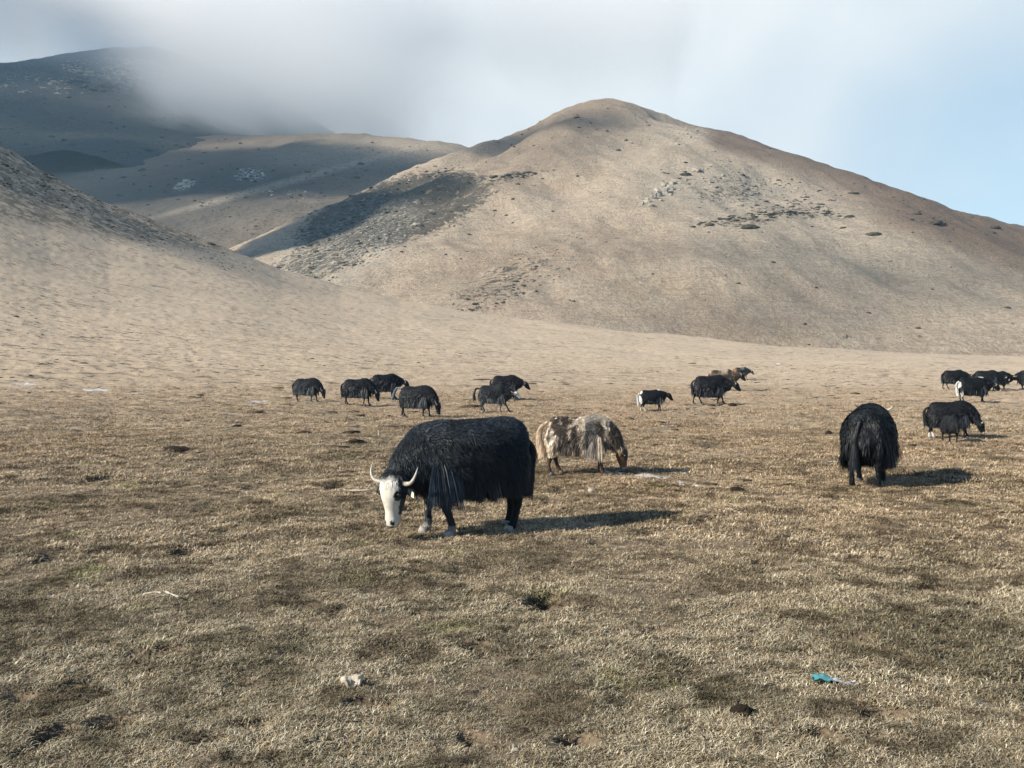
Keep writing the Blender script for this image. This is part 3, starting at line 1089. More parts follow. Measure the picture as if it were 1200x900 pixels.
    cc = np.tile(c0.mean(0), (len(core[0]), 1))
    TF = np.vstack([np.array([(q[0], q[1], q[2]) for q in core[1]] + [(q[0], q[2], q[3]) for q in core[1] if len(q) == 4]), a2[1] + len(core[0])])
    link("tail", new_mesh("yak_tail", np.vstack([core[0], a2[0]]), TF, MAT_HAIR, smooth=False,
                          attrs={"Col": ('COLOR', np.clip(np.vstack([cc, a2[2]]), 0, 1))}), root)
    # horns
    poll, A, Lr, Fn, hs = I['poll'], I['A'], I['L'], I['F'], I['hs']
    hk = o.get('horn', 1.0)
    if hk > 0:
        for s in (-1, 1):
            pts = [(.10, .04, .0), (.17, .052, .015), (.24, .045, .03), (.290, .00, .04), (.312, -.06, .035), (.315, -.12, .02)]
            sec = []
            for i, (l, aa, f) in enumerate(pts):
                k_ = hk if i else 1.0
                r = (.027, .025, .020, .015, .010, .003)[i] * (.6 + .4 * hk)
                sec.append((poll + hs * (Lr * s * (.09 + (l - .09) * k_) + A * (.045 + (aa - .045) * k_) + Fn * f * k_), r * hs, r * hs))
            v, f = loft(densesecs(sec, 3), lat=Fn, n=8)
            link("horn", new_mesh("horn", v, f, MAT_HORN if o.get('palehorn', True) else MAT_HORN_DARK), root)
    for s in (-1, 1):
        c = poll + hs * (A * .17 + Lr * s * .128 + Fn * .055)
        v, f = ico(2)
        link("eye", new_mesh("eye", c + v * .024 * hs, f, MAT_EYE), root)
    # nose pad
    c = poll + hs * (A * .49 - Fn * .02)
    v, f = loft([(c - A * .03 - Fn * .0, .058 * hs, .03 * hs), (c, .05 * hs, .034 * hs), (c + A * .016, .025 * hs, .02 * hs)], lat=Lr, n=10)
    link("nose", new_mesh("nose", v, f, MAT_NOSE if not o.get('palenose') else MAT_PALENOSE), root)
    for fx, fy in I['feet']:
        v, f = loft([((fx + .0, fy, .07), .052, .060), ((fx + .012, fy, .03), .060, .074), ((fx + .018, fy, .0), .064, .082), ((fx + .018, fy, -.05), .064, .082)], lat=(0, 1, 0), n=10)
        link("hoof", new_mesh("hoof", v, f, MAT_HOOF if not o.get('palehoof') else MAT_PALEHOOF), root)
    if o.get('tag'):
        e1, e2 = I['ears'][0 if o['tag'] < 0 else 1]
        c = e2 * .7 + e1 * .3 + Fn * .03
        u1, u2 = unit(Lr + A * .3) * .026, unit(A) * .032
        v = np.array([c - u1 * .6 - u2, c + u1 * .6 - u2 * .8, c + u1 + u2, c - u1 + u2 * .9])
        v = np.vstack([v, v + Fn * .004])
        f = [(0, 1, 2, 3), (7, 6, 5, 4), (0, 4, 5, 1), (1, 5, 6, 2), (2, 6, 7, 3), (3, 7, 4, 0)]
        link("ear_tag", new_mesh("ear_tag", v, f, MAT_TAG, smooth=False), root)
    return root

MAT_PALENOSE = plain_material("pale_nose_skin", (0.16, 0.13, 0.12), (0.07, 0.06, 0.055), 40, 0.4)
MAT_PALEHOOF = plain_material("pale_hoof", (0.36, 0.34, 0.30), (0.2, 0.18, 0.15), 30, 0.6)


def C3(*c): return np.array(c, float)
BLACK = C3(.0065, .0085, .0105)
WHITE = C3(.72, .70, .64)


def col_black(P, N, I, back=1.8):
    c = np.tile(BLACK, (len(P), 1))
    k = sstep(1.05, 1.35, P[:, 2])[:, None] * (0.5 + .5 * fbm(P[:, 0] * 6, P[:, 1] * 6, 2, 401))[:, None]  # sheen along the back painted as lighter hair
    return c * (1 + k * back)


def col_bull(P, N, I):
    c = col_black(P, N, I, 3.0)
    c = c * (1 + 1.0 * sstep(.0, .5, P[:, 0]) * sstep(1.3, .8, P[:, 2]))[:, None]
    a, l, f = head_coords(P, I)
    hd = is_head(P, I)
    rag = .045 * fbm(a * 26, l * 18, 4, 7, .65)
    wf = (f > .028 - .075 * sstep(.10, .42, a) + rag) & (np.abs(l) < .118 + rag) & (a > -.06)
    side = np.abs(l) > .135
    white = hd & (wf | (a > .36 + rag)) & ~(side & (a < .14))
    eye = (np.hypot((a - .17) / 1.2, f - .045) < .052) & (np.abs(l) > .09)
    white = white & ~eye
    ear = np.abs(l) > .155
    white = white & ~ear
    c = np.where(white[:, None], WHITE * (0.98 + .22 * fbm(a * 26, l * 26, 3, 5))[:, None] * C3(1, .97, .90), c)
    nos = hd & (np.hypot((a - .455) / 1.2, np.abs(l) - .045) < .020) & (f > -.01)
    c = np.where(nos[:, None], C3(.02, .018, .018), c)
    mouth = hd & (a > .44) & (f < -.055)
    c = np.where(mouth[:, None], C3(.12, .10, .09), c)
    chk = hd & ~white & (a > .2) & (np.abs(l) > .05)
    c = np.where(chk[:, None], c * 3.5, c)
    low = (P[:, 2] < .13) & ~hd
    c = np.where((low & (P[:, 0] > 0))[:, None], C3(.22, .20, .18), c)
    mid = ~hd & (P[:, 2] < .42) & (P[:, 2] > .13) & (P[:, 0] > 0)
    c = np.where(mid[:, None], c * 2.0, c)
    tan = (P[:, 2] < .50) & (P[:, 2] > .30) & (P[:, 0] > .44) & (P[:, 0] < .62) & ~hd
    c = np.where(tan[:, None], C3(.20, .16, .11), c)
    return c


def col_fawn(P, N, I):
    n = fbm(P[:, 0] * 4.6, P[:, 2] * 2.4 + P[:, 1] * 2, 4, 411, .65)
    n2 = fbm(P[:, 0] * 16, P[:, 2] * 5, 3, 415, .6)
    k = sstep(-.02, .34, n + .60 * n2)
    c = C3(.042, .032, .024) * (1 - k)[:, None] + C3(.48, .38, .27) * k[:, None]
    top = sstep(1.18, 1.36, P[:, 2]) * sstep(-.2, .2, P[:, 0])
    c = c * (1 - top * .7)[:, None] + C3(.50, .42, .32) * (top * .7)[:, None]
    grey = sstep(.0, .2, P[:, 0]) * sstep(.5, .3, P[:, 0]) * sstep(.5, .8, P[:, 2]) * .5
    c = c * (1 - grey)[:, None] + C3(.14, .14, .13) * grey[:, None]
    leg = (P[:, 2] < .42)[:, None]
    c = np.where(leg, C3(.075, .048, .032), c)
    neck = (sstep(.45, .65, P[:, 0]) * sstep(1.2, 1.0, P[:, 2]))[:, None]
    c = c * (1 - neck * .85) + C3(.065, .050, .038) * neck * .85
    skirt = (sstep(.72, .6, P[:, 2]) * (P[:, 2] > .42) * sstep(.05, .35, n2 + .4))[:, None]
    c = c * (1 - skirt * .6) + C3(.44, .33, .22) * skirt * .6
    a, l, f = head_coords(P, I)
    hd = is_head(P, I)
    face = np.where((f > .03)[:, None], C3(.06, .05, .04), C3(.15, .095, .055))
    muz = (a > .43)[:, None]
    face = np.where(muz, C3(.33, .27, .20), face)
    c = np.where(hd[:, None], face, c)
    return c


def col_pied(whites, tone=BLACK, face=False, legs=False):
    """black with white patches: list of (x, z, rx, rz)"""
    def fn(P, N, I):
        c = np.tile(tone, (len(P), 1)).astype(float)
        n = .25 * fbm(P[:, 0] * 7, P[:, 2] * 7, 3, 421)
        for (x, z, rx, rz) in whites:
            m = np.hypot((P[:, 0] - x) / rx, (P[:, 2] - z) / rz) + n < 1
            c[m] = WHITE * .9
        hd = is_head(P, I)
        if not face: c[hd] = tone
        if face:
            a, l, f = head_coords(P, I)
            c[hd & (f > face)] = WHITE * .8
        if legs: c[P[:, 2] < legs] = WHITE * .85
        return c
    return fn


def col_tone(body, upper=None, belly=None):
    def fn(P, N, I):
        c = np.tile(C3(*body), (len(P), 1))
        n = .5 + .5 * fbm(P[:, 0] * 5, P[:, 2] * 4, 3, 431)
        if upper is not None:
            k = (sstep(1.0, 1.3, P[:, 2]) * sstep(.3, .7, n))[:, None]
            c = c * (1 - k) + C3(*upper) * k
        if belly is not None:
            k = (sstep(.85, .6, P[:, 2]) * sstep(.35, .65, n))[:, None]
            c = c * (1 - k) + C3(*belly) * k
        return c
    return fn

GRAZE = dict(poll=(1.02, 0, .70), axis=(.28, 0, -.96))
GRAZE_B = dict(poll=(1.05, .02, .76), axis=(.45, .05, -.88))
WALK = dict(poll=(1.12, 0, 1.12), axis=(.86, 0, -.50), mid=(.86, 0, 1.12))
LOW = dict(poll=(1.12, 0, .94), axis=(.72, 0, -.69), mid=(.90, 0, .98))
STEP = [.10, -.14, -.12, .12]
STRIDE = [.22, -.16, -.2, .18]


def yk(at, yaw, size, px, label, pose, **kw):
    o = dict(pose); o.update(at=at, yaw=yaw, size=size, px_m=px, label=label); o.update(kw)
    return make_yak(o)

# the three yaks near the camera
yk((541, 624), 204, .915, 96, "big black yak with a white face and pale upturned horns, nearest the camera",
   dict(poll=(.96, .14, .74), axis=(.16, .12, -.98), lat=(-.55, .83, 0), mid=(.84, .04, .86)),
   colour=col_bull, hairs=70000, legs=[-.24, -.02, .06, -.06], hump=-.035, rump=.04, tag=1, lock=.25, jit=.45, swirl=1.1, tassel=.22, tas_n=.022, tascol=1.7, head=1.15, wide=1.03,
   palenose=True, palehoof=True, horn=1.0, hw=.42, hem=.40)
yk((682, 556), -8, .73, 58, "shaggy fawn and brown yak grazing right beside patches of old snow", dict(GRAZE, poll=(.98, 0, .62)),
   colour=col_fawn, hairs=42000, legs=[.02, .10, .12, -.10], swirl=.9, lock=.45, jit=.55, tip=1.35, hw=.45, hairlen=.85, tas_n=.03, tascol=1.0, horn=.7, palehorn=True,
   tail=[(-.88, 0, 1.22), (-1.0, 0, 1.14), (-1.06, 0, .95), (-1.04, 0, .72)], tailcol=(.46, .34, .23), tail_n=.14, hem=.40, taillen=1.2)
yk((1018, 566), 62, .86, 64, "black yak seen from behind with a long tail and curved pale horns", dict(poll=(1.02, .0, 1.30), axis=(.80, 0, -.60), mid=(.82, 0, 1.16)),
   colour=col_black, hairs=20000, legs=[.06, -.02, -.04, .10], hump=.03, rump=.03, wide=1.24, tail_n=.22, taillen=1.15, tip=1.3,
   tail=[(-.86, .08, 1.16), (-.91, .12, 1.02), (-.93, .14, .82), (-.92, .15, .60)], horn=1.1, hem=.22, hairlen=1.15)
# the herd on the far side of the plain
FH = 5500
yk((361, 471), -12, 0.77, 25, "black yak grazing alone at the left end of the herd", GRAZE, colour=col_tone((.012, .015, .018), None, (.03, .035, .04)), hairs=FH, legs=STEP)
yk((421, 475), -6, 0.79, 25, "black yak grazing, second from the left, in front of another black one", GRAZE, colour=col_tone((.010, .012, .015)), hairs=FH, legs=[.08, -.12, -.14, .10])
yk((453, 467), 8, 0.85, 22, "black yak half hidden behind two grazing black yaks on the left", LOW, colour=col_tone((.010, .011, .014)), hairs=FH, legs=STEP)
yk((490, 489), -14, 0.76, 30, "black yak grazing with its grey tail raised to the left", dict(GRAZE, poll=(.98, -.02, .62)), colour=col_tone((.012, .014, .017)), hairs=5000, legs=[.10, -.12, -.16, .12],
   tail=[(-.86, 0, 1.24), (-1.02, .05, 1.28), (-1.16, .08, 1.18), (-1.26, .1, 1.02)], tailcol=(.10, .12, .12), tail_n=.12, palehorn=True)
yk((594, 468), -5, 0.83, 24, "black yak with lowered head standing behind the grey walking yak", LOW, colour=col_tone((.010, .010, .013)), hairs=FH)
yk((580, 483), -4, 0.72, 29, "dark grey horned yak with pale face walking right, just beyond the big bull", dict(poll=(1.10, -.06, .98), axis=(.72, -.30, -.58), mid=(.88, 0, 1.02), lat=(.35, .93, 0)),
   colour=lambda P, N, I: np.where((is_head(P, I) & (head_coords(P, I)[2] > -.02))[:, None], C3(.42, .42, .42), col_tone((.018, .020, .022), (.03, .034, .036), (.065, .075, .075))(P, N, I)),
   hairs=5200, legs=[.34, -.12, -.04, .16], tail=[(-.86, 0, 1.20), (-1.0, 0, 1.20), (-1.12, 0, 1.02), (-1.14, 0, .80)], hem=.40)
yk((765, 483), -2, 0.63, 30, "small black and white calf with white hind legs walking right", dict(poll=(1.0, 0, 1.10), axis=(.72, 0, -.69), mid=(.80, 0, 1.10)),
   colour=lambda P, N, I: np.where(((P[:, 2] < .30) & (P[:, 0] < -.3))[:, None], WHITE * .9, col_pied([(-.90, 1.25, .20, .16), (-.95, .62, .20, .42), (-.3, 1.43, .4, .08), (.42, 1.42, .2, .09), (.55, .62, .15, .16)])(P, N, I)),
   hairs=FH, legs=[.12, -.10, -.05, .22], horn=0, hem=.50, tas_n=.01, hairlen=.5, tassel=.0, tip=1.0, tailcol=(.6, .6, .56))
yk((834, 474), -4, 0.86, 26, "black long-skirted yak walking right, in front of the tan-backed one", dict(LOW, poll=(1.12, -.1, 1.02)), colour=col_tone((.010, .011, .014)), hairs=5000, legs=STRIDE, hem=.28, tas_n=.02)
yk((847, 460), -10, 1.0, 23, "tan-backed yak with dark head, mostly hidden behind the black walking yak", dict(LOW, poll=(1.12, 0, 1.10)),
   colour=lambda P, N, I: np.where((is_head(P, I))[:, None], C3(.02, .018, .015), col_tone((.07, .05, .035), (.42, .34, .25), (.10, .07, .05))(P, N, I)), hairs=FH, legs=STEP, tip=1.1, tail=[(-.86, 0, 1.15), (-.92, 0, 1.0), (-.92, 0, .8), (-.9, 0, .6)])
yk((869, 445), -10, 0.81, 16, "grizzled black and brown yak farthest away on the plain, walking right", LOW,
   colour=lambda P, N, I: np.where((P[:, 0] < -.62)[:, None], C3(.22, .11, .06), col_tone((.018, .020, .022), (.16, .16, .14), (.30, .28, .24))(P, N, I)), hairs=2600, legs=STRIDE, tip=1.1)
yk((1119, 456), -4, 0.90, 20, "plain black yak standing at the far right, left of its group", dict(WALK, poll=(1.08, -.1, .98), mid=(.86, 0, 1.04)), colour=col_tone((.010, .011, .013)), hairs=3000, legs=STEP)
yk((1157, 459), -5, 0.94, 20, "black yak standing behind the white-rumped yak at the far right", LOW, colour=col_tone((.012, .014, .016)), hairs=3000, legs=STEP)
yk((1171, 457), 14, 0.85, 20, "black yak almost hidden behind another, only head and forelegs showing", dict(WALK, poll=(1.08, -.1, 1.02), mid=(.86, 0, 1.08)), colour=col_tone((.012, .013, .015)), hairs=2600, legs=STRIDE)
yk((1204, 457), 182, 0.88, 20, "black yak cut off by the right edge of the view, facing left", LOW, colour=col_tone((.010, .011, .013)), hairs=2600, legs=STEP)
yk((1142, 472), -8, 0.83, 25, "black yak with a white rump and white muzzle at the far right", dict(WALK, poll=(1.06, -.05, .98), axis=(.80, -.1, -.6), mid=(.86, 0, 1.04)),
   colour=lambda P, N, I: np.where((head_coords(P, I)[0] > .40)[:, None] & is_head(P, I)[:, None], WHITE * .9, col_pied([(-.97, 1.08, .15, .28), (.34, 1.45, .22, .10), (-.8, .50, .10, .2)])(P, N, I)),
   hairs=FH, legs=[.12, -.12, .02, .05], tip=1.0, tailcol=(.6, .6, .55))
yk((1115, 514), -12, 0.68, 35, "black yak with white fetlocks grazing beside its calf", dict(GRAZE_B, poll=(.98, -.1, .66)),
   colour=lambda P, N, I: np.where((((P[:, 2] < .22) & (P[:, 0] < 0)) | (is_head(P, I) & (head_coords(P, I)[0] > .42)))[:, None], WHITE * .9, col_tone((.009, .010, .012))(P, N, I)),
   hairs=7000, legs=[.22, .0, .10, -.16], palenose=True)
yk((1114, 519), -100, 0.47, 37, "black calf standing in front of the grazing yak with white fetlocks", dict(poll=(.95, 0, 1.05), axis=(.50, 0, -.86), mid=(.80, 0, 1.10)),
   colour=col_tone((.009, .010, .012)), hairs=FH, horn=0, tas_n=.01, hem=.45, hairlen=.5)
# ------------------------------------------------------------------ turf of short dry grass
def grass_material():
    m, t, p, out = material("dry_grass")
    pos = t.node("ShaderNodeNewGeometry").outputs['Position']
    pat = t.noise(t.scale(pos, (0.8, 1.0, 1.0)), 0.55, 5, 0.65, 0.6)
    big = t.noise(pos, 0.055, 3, 0.5)
    sm = t.noise(pos, 2.6, 3, 0.6)
    col = t.attr("Col", 'Color')
    k = t.ramp(t.math('ADD', t.math('MULTIPLY', pat, .75), t.math('MULTIPLY', sm, .25)), 0.46, 0.60)
    dark = t.mix(1.0, col, (0.36, 0.36, 0.31), 'MULTIPLY')
    c = t.mix(t.math('MULTIPLY', k, 0.8), col, dark)
    c = t.mix(t.ramp(big, 0.4, 0.65, 0.0, 0.4), c, t.mix(1.0, c, (0.95, 0.74, 0.60), 'MULTIPLY'))
    gr = t.ramp(t.noise(pos, 1.1, 2, 0.5), 0.62, 0.72, 0.0, 0.5)
    c = t.mix(gr, c, t.mix(1.0, c, (0.78, 0.95, 0.55), 'MULTIPLY'))
    sp = t.node("ShaderNodeSeparateXYZ"); t.l.new(pos, sp.inputs[0])
    spk = t.noise(t.scale(pos, (0.7, 1.0, 1.0)), 5.5, 3, 0.6)
    c = t.mix(t.ramp(spk, 0.50, 0.66, 0.0, 0.75), c, t.mix(1.0, c, (0.30, 0.29, 0.26), 'MULTIPLY'))
    mot = t.noise(pos, 1.7, 4, 0.6, 0.5)
    c = t.mix(t.ramp(mot, 0.52, 0.62, 0.0, 0.9), c, t.mix(1.0, c, (0.38, 0.36, 0.33), 'MULTIPLY'))
    c = t.mix(t.ramp(sp.outputs[1], 12, 40, 0.0, 0.88), c, t.mix(0.72, t.mix(1.0, col, (0.95, 0.88, 0.84), 'MULTIPLY'), (0.42, 0.325, 0.23)))
    c = t.mix(1.0, c, (1.14, 1.09, 1.03), 'MULTIPLY')
    c = t.mix(t.ramp(sp.outputs[1], 11, 5), c, t.mix(1.0, c, (0.84, 0.90, 0.92), 'MULTIPLY'))
    t.l.new(c, p.inputs['Base Color'])
    p.inputs['Roughness'].default_value = 0.75
    p.inputs['Specular IOR Level'].default_value = 0.2
    return m

MAT_GRASS = grass_material()


def tuft_mesh(k, n=16, spread=.060, hgt=.034):
    V, F, Cc = [], [], []
    for i in range(n):
        a = RNG.random() * 2 * math.pi
        r = spread * math.sqrt(RNG.random())
        b = np.array([r * math.cos(a), r * math.sin(a), -.006])
        h = hgt * (.35 + .9 * RNG.random() ** 1.5)
        a2 = RNG.random() * 2 * math.pi
        lean = h * (.7 + 2.2 * RNG.random())
        d = np.array([math.cos(a2), math.sin(a2), 0])
        wv = np.array([-d[1], d[0], 0]) * (.0022 + .0022 * RNG.random())
        p1 = b + d * lean * .35 + np.array([0, 0, h * .75])
        p2 = b + d * lean + np.array([0, 0, h * (1.0 if RNG.random() < .6 else .55)])
        o = len(V)
        V += [b - wv, b + wv, p1 + wv * .8, p1 - wv * .8, p2]
        F += [(o, o + 1, o + 2), (o, o + 2, o + 3), (o + 3, o + 2, o + 4)]
        q = RNG.random()
        if q < .50: base = np.array([.55, .45, .31])
        elif q < .68: base = np.array([.72, .635, .48])
        elif q < .86: base = np.array([.32, .22, .12])
        else: base = np.array([.15, .125, .065])
        base = base * (.8 + .4 * RNG.random())
        Cc += [base * .45, base * .45, base, base, base * 1.05]  # blade roots painted darker for the shade low in the turf
    return new_mesh("grass_tuft", np.array(V), np.array(F), MAT_GRASS, smooth=False, attrs={"Col": ('COLOR', np.array(Cc))})


def build_grass():
    tufts = bpy.data.collections.new("grass_tufts")
    for k in range(8):
        tufts.objects.link(bpy.data.objects.new("grass_tuft", tuft_mesh(k)))
    pts, scl = [], []
    for r0, r1, dens, s in ((2.9, 5.5, 1500, .62), (5.5, 9, 900, .78), (9, 15, 420, 1.05), (15, 26, 150, 1.5), (26, 62, 40, 1.9), (62, 125, 9, 2.6)):
        ang = rad(36)
        n = int(dens * ang * (r1 ** 2 - r0 ** 2))
        r = np.sqrt(RNG.random(n) * (r1 ** 2 - r0 ** 2) + r0 ** 2)
        a = (RNG.random(n) * 2 - 1) * ang
        x, y = r * np.sin(a), r * np.cos(a)
        d = fbm(x / 1.1, y / 1.1, 4, 501, .6)
        bare = pit_field(x, y)
        keep = RNG.random(n) < np.clip(.95 + .9 * (d + .1), .25, 1) * (1 - .7 * bare)
        keep &= RNG.random(n) < 1 - .72 * sstep(18, 60, r + 9 * fbm(x / 14, y / 14, 3, 915))
        x, y, d = x[keep], y[keep], d[keep]
        pts.append(np.stack([x, y, ground_z(x, y)], 1))
        scl.append(s * (.65 + .6 * RNG.random(len(x))) * (1 + .5 * np.clip(d, -.5, .6)) * (1 - .25 * (s > 2)))
    P = np.concatenate(pts); S = np.concatenate(scl)
    n = len(P)
    me = bpy.data.meshes.new("grass")
    me.vertices.add(n)
    me.vertices.foreach_set("co", P.astype(np.float32).ravel())
    a = me.attributes.new("tsize", 'FLOAT', 'POINT'); a.data.foreach_set("value", S.astype(np.float32))
    a = me.attributes.new("turn", 'FLOAT', 'POINT'); a.data.foreach_set("value", (RNG.random(n) * 6.283).astype(np.float32))
    a = me.attributes.new("pick", 'INT', 'POINT'); a.data.foreach_set("value", RNG.integers(0, 8, n).astype(np.int32))
    o = link("grass", me, kind='stuff', label="short dry straw coloured grass covering the plain", cat="grass")
    ng = bpy.data.node_groups.new("grass_on_points", 'GeometryNodeTree')
    ng.interface.new_socket("Geometry", in_out='INPUT', socket_type='NodeSocketGeometry')
    ng.interface.new_socket("Geometry", in_out='OUTPUT', socket_type='NodeSocketGeometry')
    N, L = ng.nodes, ng.links
    gi, go = N.new("NodeGroupInput"), N.new("NodeGroupOutput")
    iop = N.new("GeometryNodeInstanceOnPoints")
    ci = N.new("GeometryNodeCollectionInfo"); ci.inputs[0].default_value = tufts
    ci.inputs[1].default_value = True; ci.inputs[2].default_value = True
    def na(nm, ty):
        q = N.new("GeometryNodeInputNamedAttribute"); q.data_type = ty; q.inputs[0].default_value = nm
        return q.outputs[0]
    cx = N.new("ShaderNodeCombineXYZ"); L.new(na("turn", 'FLOAT'), cx.inputs[2])
    L.new(gi.outputs[0], iop.inputs['Points'])
    L.new(ci.outputs[0], iop.inputs['Instance'])
    iop.inputs['Pick Instance'].default_value = True
    L.new(na("pick", 'INT'), iop.inputs['Instance Index'])
    L.new(cx.outputs[0], iop.inputs['Rotation'])
    L.new(na("tsize", 'FLOAT'), iop.inputs['Scale'])
    L.new(iop.outputs[0], go.inputs[0])
    o.modifiers.new("grass", 'NODES').node_group = ng
    me.materials.append(MAT_GRASS)

build_grass()
# ------------------------------------------------------------------ small things lying on the plain
def px2m(p): return p.y / FPX


def rock_mesh(seed, squash=.7, rough=.35, sub=2, mat=None, attrs=None):
    v, f = ico(sub)
    n = 1 + rough * fbm(v[:, 0] * 1.6 + seed * 3.1, v[:, 1] * 1.6 + v[:, 2] * 1.9, 3, 600 + seed, .6)
    v = v * n[:, None]
    v[:, 2] *= squash
    return new_mesh("rock", v, f, mat, smooth=sub > 2)

MAT_DUNG = plain_material("dark_dung", (0.045, 0.032, 0.022), (0.018, 0.014, 0.011), 18, 0.9, 0.1, .02)
MAT_EARTH = plain_material("dark_earth", (0.055, 0.042, 0.030), (0.022, 0.018, 0.014), 14, 0.95, 0.1, .03)
MAT_STONE = plain_material("pale_stone", (0.58, 0.54, 0.47), (0.36, 0.33, 0.28), 9, 0.9, 0.2, .02)
MAT_BONE = plain_material("weathered_bone", (0.60, 0.53, 0.42), (0.30, 0.25, 0.18), 22, 0.7, 0.3, .01)
MAT_SNOW = plain_material("old_snow", (0.66, 0.67, 0.69), (0.42, 0.41, 0.40), 9, 0.7, 0.3, .02)
MAT_SHRUB = plain_material("dark_shrub", (0.10, 0.088, 0.062), (0.05, 0.046, 0.034), 3, 0.95, 0.1)
MAT_ROCK = plain_material("grey_rock", (0.40, 0.37, 0.31), (0.20, 0.185, 0.155), .6, 0.95, 0.1)


def mound(name, u, v, wpx, hpx, label, cat, mat, seed, sub=4):
    """a clod that sits half sunk in the turf"""
    p = ghit(u, v)
    s = px2m(p)
    me = rock_mesh(seed, 1.0, .45, sub, mat)
    co = np.empty(len(me.vertices) * 3, np.float32); me.vertices.foreach_get("co", co); co = co.reshape(-1, 3)
    co += .10 * np.stack([fbm(co[:, 0] * 5 + k, co[:, 1] * 5 + co[:, 2] * 4, 3, 640 + seed + k) for k in range(3)], 1)
    me.vertices.foreach_set("co", co.ravel()); me.update()
    o = link(name, me, label=label, cat=cat)
    o.location = p
    o.rotation_euler = (0, 0, seed * 1.3)
    o.scale = (wpx * s * .5, wpx * s * .42, hpx * s * .62)
    return o

mound("dung_pat", 870, 835, 30, 14, "dark dung clod in the grass at the lower right, nearest the camera", "dung", MAT_DUNG, 1)
mound("dung_pat", 864, 576, 17, 8, "brown dung clod right of the bull's shadow tip", "dung", MAT_DUNG, 2)
mound("dung_pat", 971, 508, 9, 5, "small dark clod just left of the yak seen from behind", "dung", MAT_DUNG, 3)
mound("earth_mound", 207, 527, 38, 7, "wide low dark earth mound out on the left plain", "mound", MAT_EARTH, 4)
mound("earth_mound", 412, 508, 20, 6, "dark earth mound between the bull and the left group, the farther of two", "mound", MAT_EARTH, 5)
mound("earth_mound", 416, 519, 26, 7, "dark earth mound between the bull and the left group, the nearer of two", "mound", MAT_EARTH, 6)
mound("earth_mound", 858, 475, 10, 4, "small dark clod on the ground by the feet of the black walking yak", "mound", MAT_EARTH, 7)
mound("earth_mound", 709, 482, 6, 3, "tiny dark clod between the fawn yak and the pied calf", "mound", MAT_EARTH, 8)
mound("earth_mound", 1070, 523, 8, 4, "small dark clod between the rear-view yak and the black calf", "mound", MAT_EARTH, 9)
mound("earth_mound", 457, 489, 8, 4, "tiny dark clod below the second yak from the left", "mound", MAT_EARTH, 10)
mound("earth_mound", 278, 500, 16, 4, "flat dark clod at the left, beside a thin snow streak", "mound", MAT_EARTH, 11)
mound("earth_mound", 356, 508, 18, 4, "flat dark clod midway between the leftmost yak and the bull's horns", "mound", MAT_EARTH, 12)
for i, (u, v, w, h, lab) in enumerate([
        (693, 576, 10, 6, "white stone in the grass under the fawn yak"),
        (1098, 803, 9, 5, "small pale stone far down on the right, past the turquoise scrap"),
        (873, 881, 10, 6, "pale rounded stone close to the bottom edge, right of centre"),
        (848, 628, 7, 4, "tiny pale stone beyond the tip of the bull's shadow"),
        (605, 879, 9, 5, "pale stone near the bottom edge, left of the dark hollows"),
        (205, 878, 7, 5, "tiny white stone near the bottom left corner"),
        (1152, 826, 16, 4, "flat pale stone near the right edge of the foreground"),
        (913, 427, 8, 3, "lone pale rock far out where the plain begins to rise")]):
    mound("stone", u, v, w, h, lab, "stone", MAT_STONE, 20 + i, 3)


def build_tussocks():
    """low dark mossy tussocks and old dung scattered over the plain, too many to count"""
    V0, F0 = ico(1)
    VV, FF = [], []
    n = 3200
    y = np.exp(RNG.uniform(math.log(7), math.log(125), n))
    x = (RNG.random(n) * 2 - 1) * .66 * y
    dens = fbm(x / 9, y / 9, 3, 901) + .25 * fbm(x / 2.5, y / 2.5, 2, 905)
    keep = dens > -.02
    x, y = x[keep], y[keep]
    z = ground_z(x, y)
    k0 = 0
    for i in range(len(x)):
        s = math.exp(random.gauss(-3.25 + .75 * min(1, y[i] / 60), .5))
        h = s * random.uniform(.25, .5)
        nr = 1 + .6 * fbm(V0[:, 0] * 2 + i, V0[:, 1] * 2 + V0[:, 2] * 2, 2, 911)
        v = V0 * nr[:, None] * np.array([s * random.uniform(1.0, 2.4), s, h])
        VV.append(v + np.array([x[i], y[i], z[i]])); FF.append(F0 + len(V0) * i)
    link("tussocks", new_mesh("tussocks", np.vstack(VV), np.vstack(FF), MAT_TUSSOCK), kind='stuff',
         label="low dark mossy tussocks and old dung scattered over the plain", cat="tussocks")

MAT_TUSSOCK = plain_material("mossy_tussock", (0.11, 0.085, 0.055), (0.045, 0.038, 0.027), 14, 0.95, 0.1, .02)
build_tussocks()


def patch(name, u, v, wpx, hpx, label, cat, mat, seed, thick=.012, hang=0.0):
    """an irregular thin layer that follows the ground"""
    a, b = ghit(u, v - hpx / 2), ghit(u, v + hpx / 2)
    c = (a + b) / 2
    rx = wpx * c.y / FPX / 2; ry = max(abs(a.y - b.y) / 2, .08)
    na, nr = 44, 8
    ang = np.linspace(0, 2 * math.pi, na, endpoint=False)
    edge = .85 + .9 * fbm(np.cos(ang) * 2.2 + seed * 2.3, np.sin(ang) * 2.2, 5, 700 + seed, .75)
    V = []
    for k in range(nr + 1):
        t = k / nr
        x = c.x + rx * edge * t * np.cos(ang); y = c.y + ry * edge * t * np.sin(ang)
        z = ground_z(x, y) + thick * (1 - t ** 3) * (1 + .5 * fbm(x * 6, y * 6, 3, 710)) - .02 * (t == 1) - .001
        V.append(np.stack([x, y, z], 1))
    V = np.vstack(V) - np.array(c)[None]
    me = new_mesh("patch", V, grid_faces(nr + 1, na, wrap=True), mat)
    o = link(name, me, label=label, cat=cat)
    o.location = c
    return o

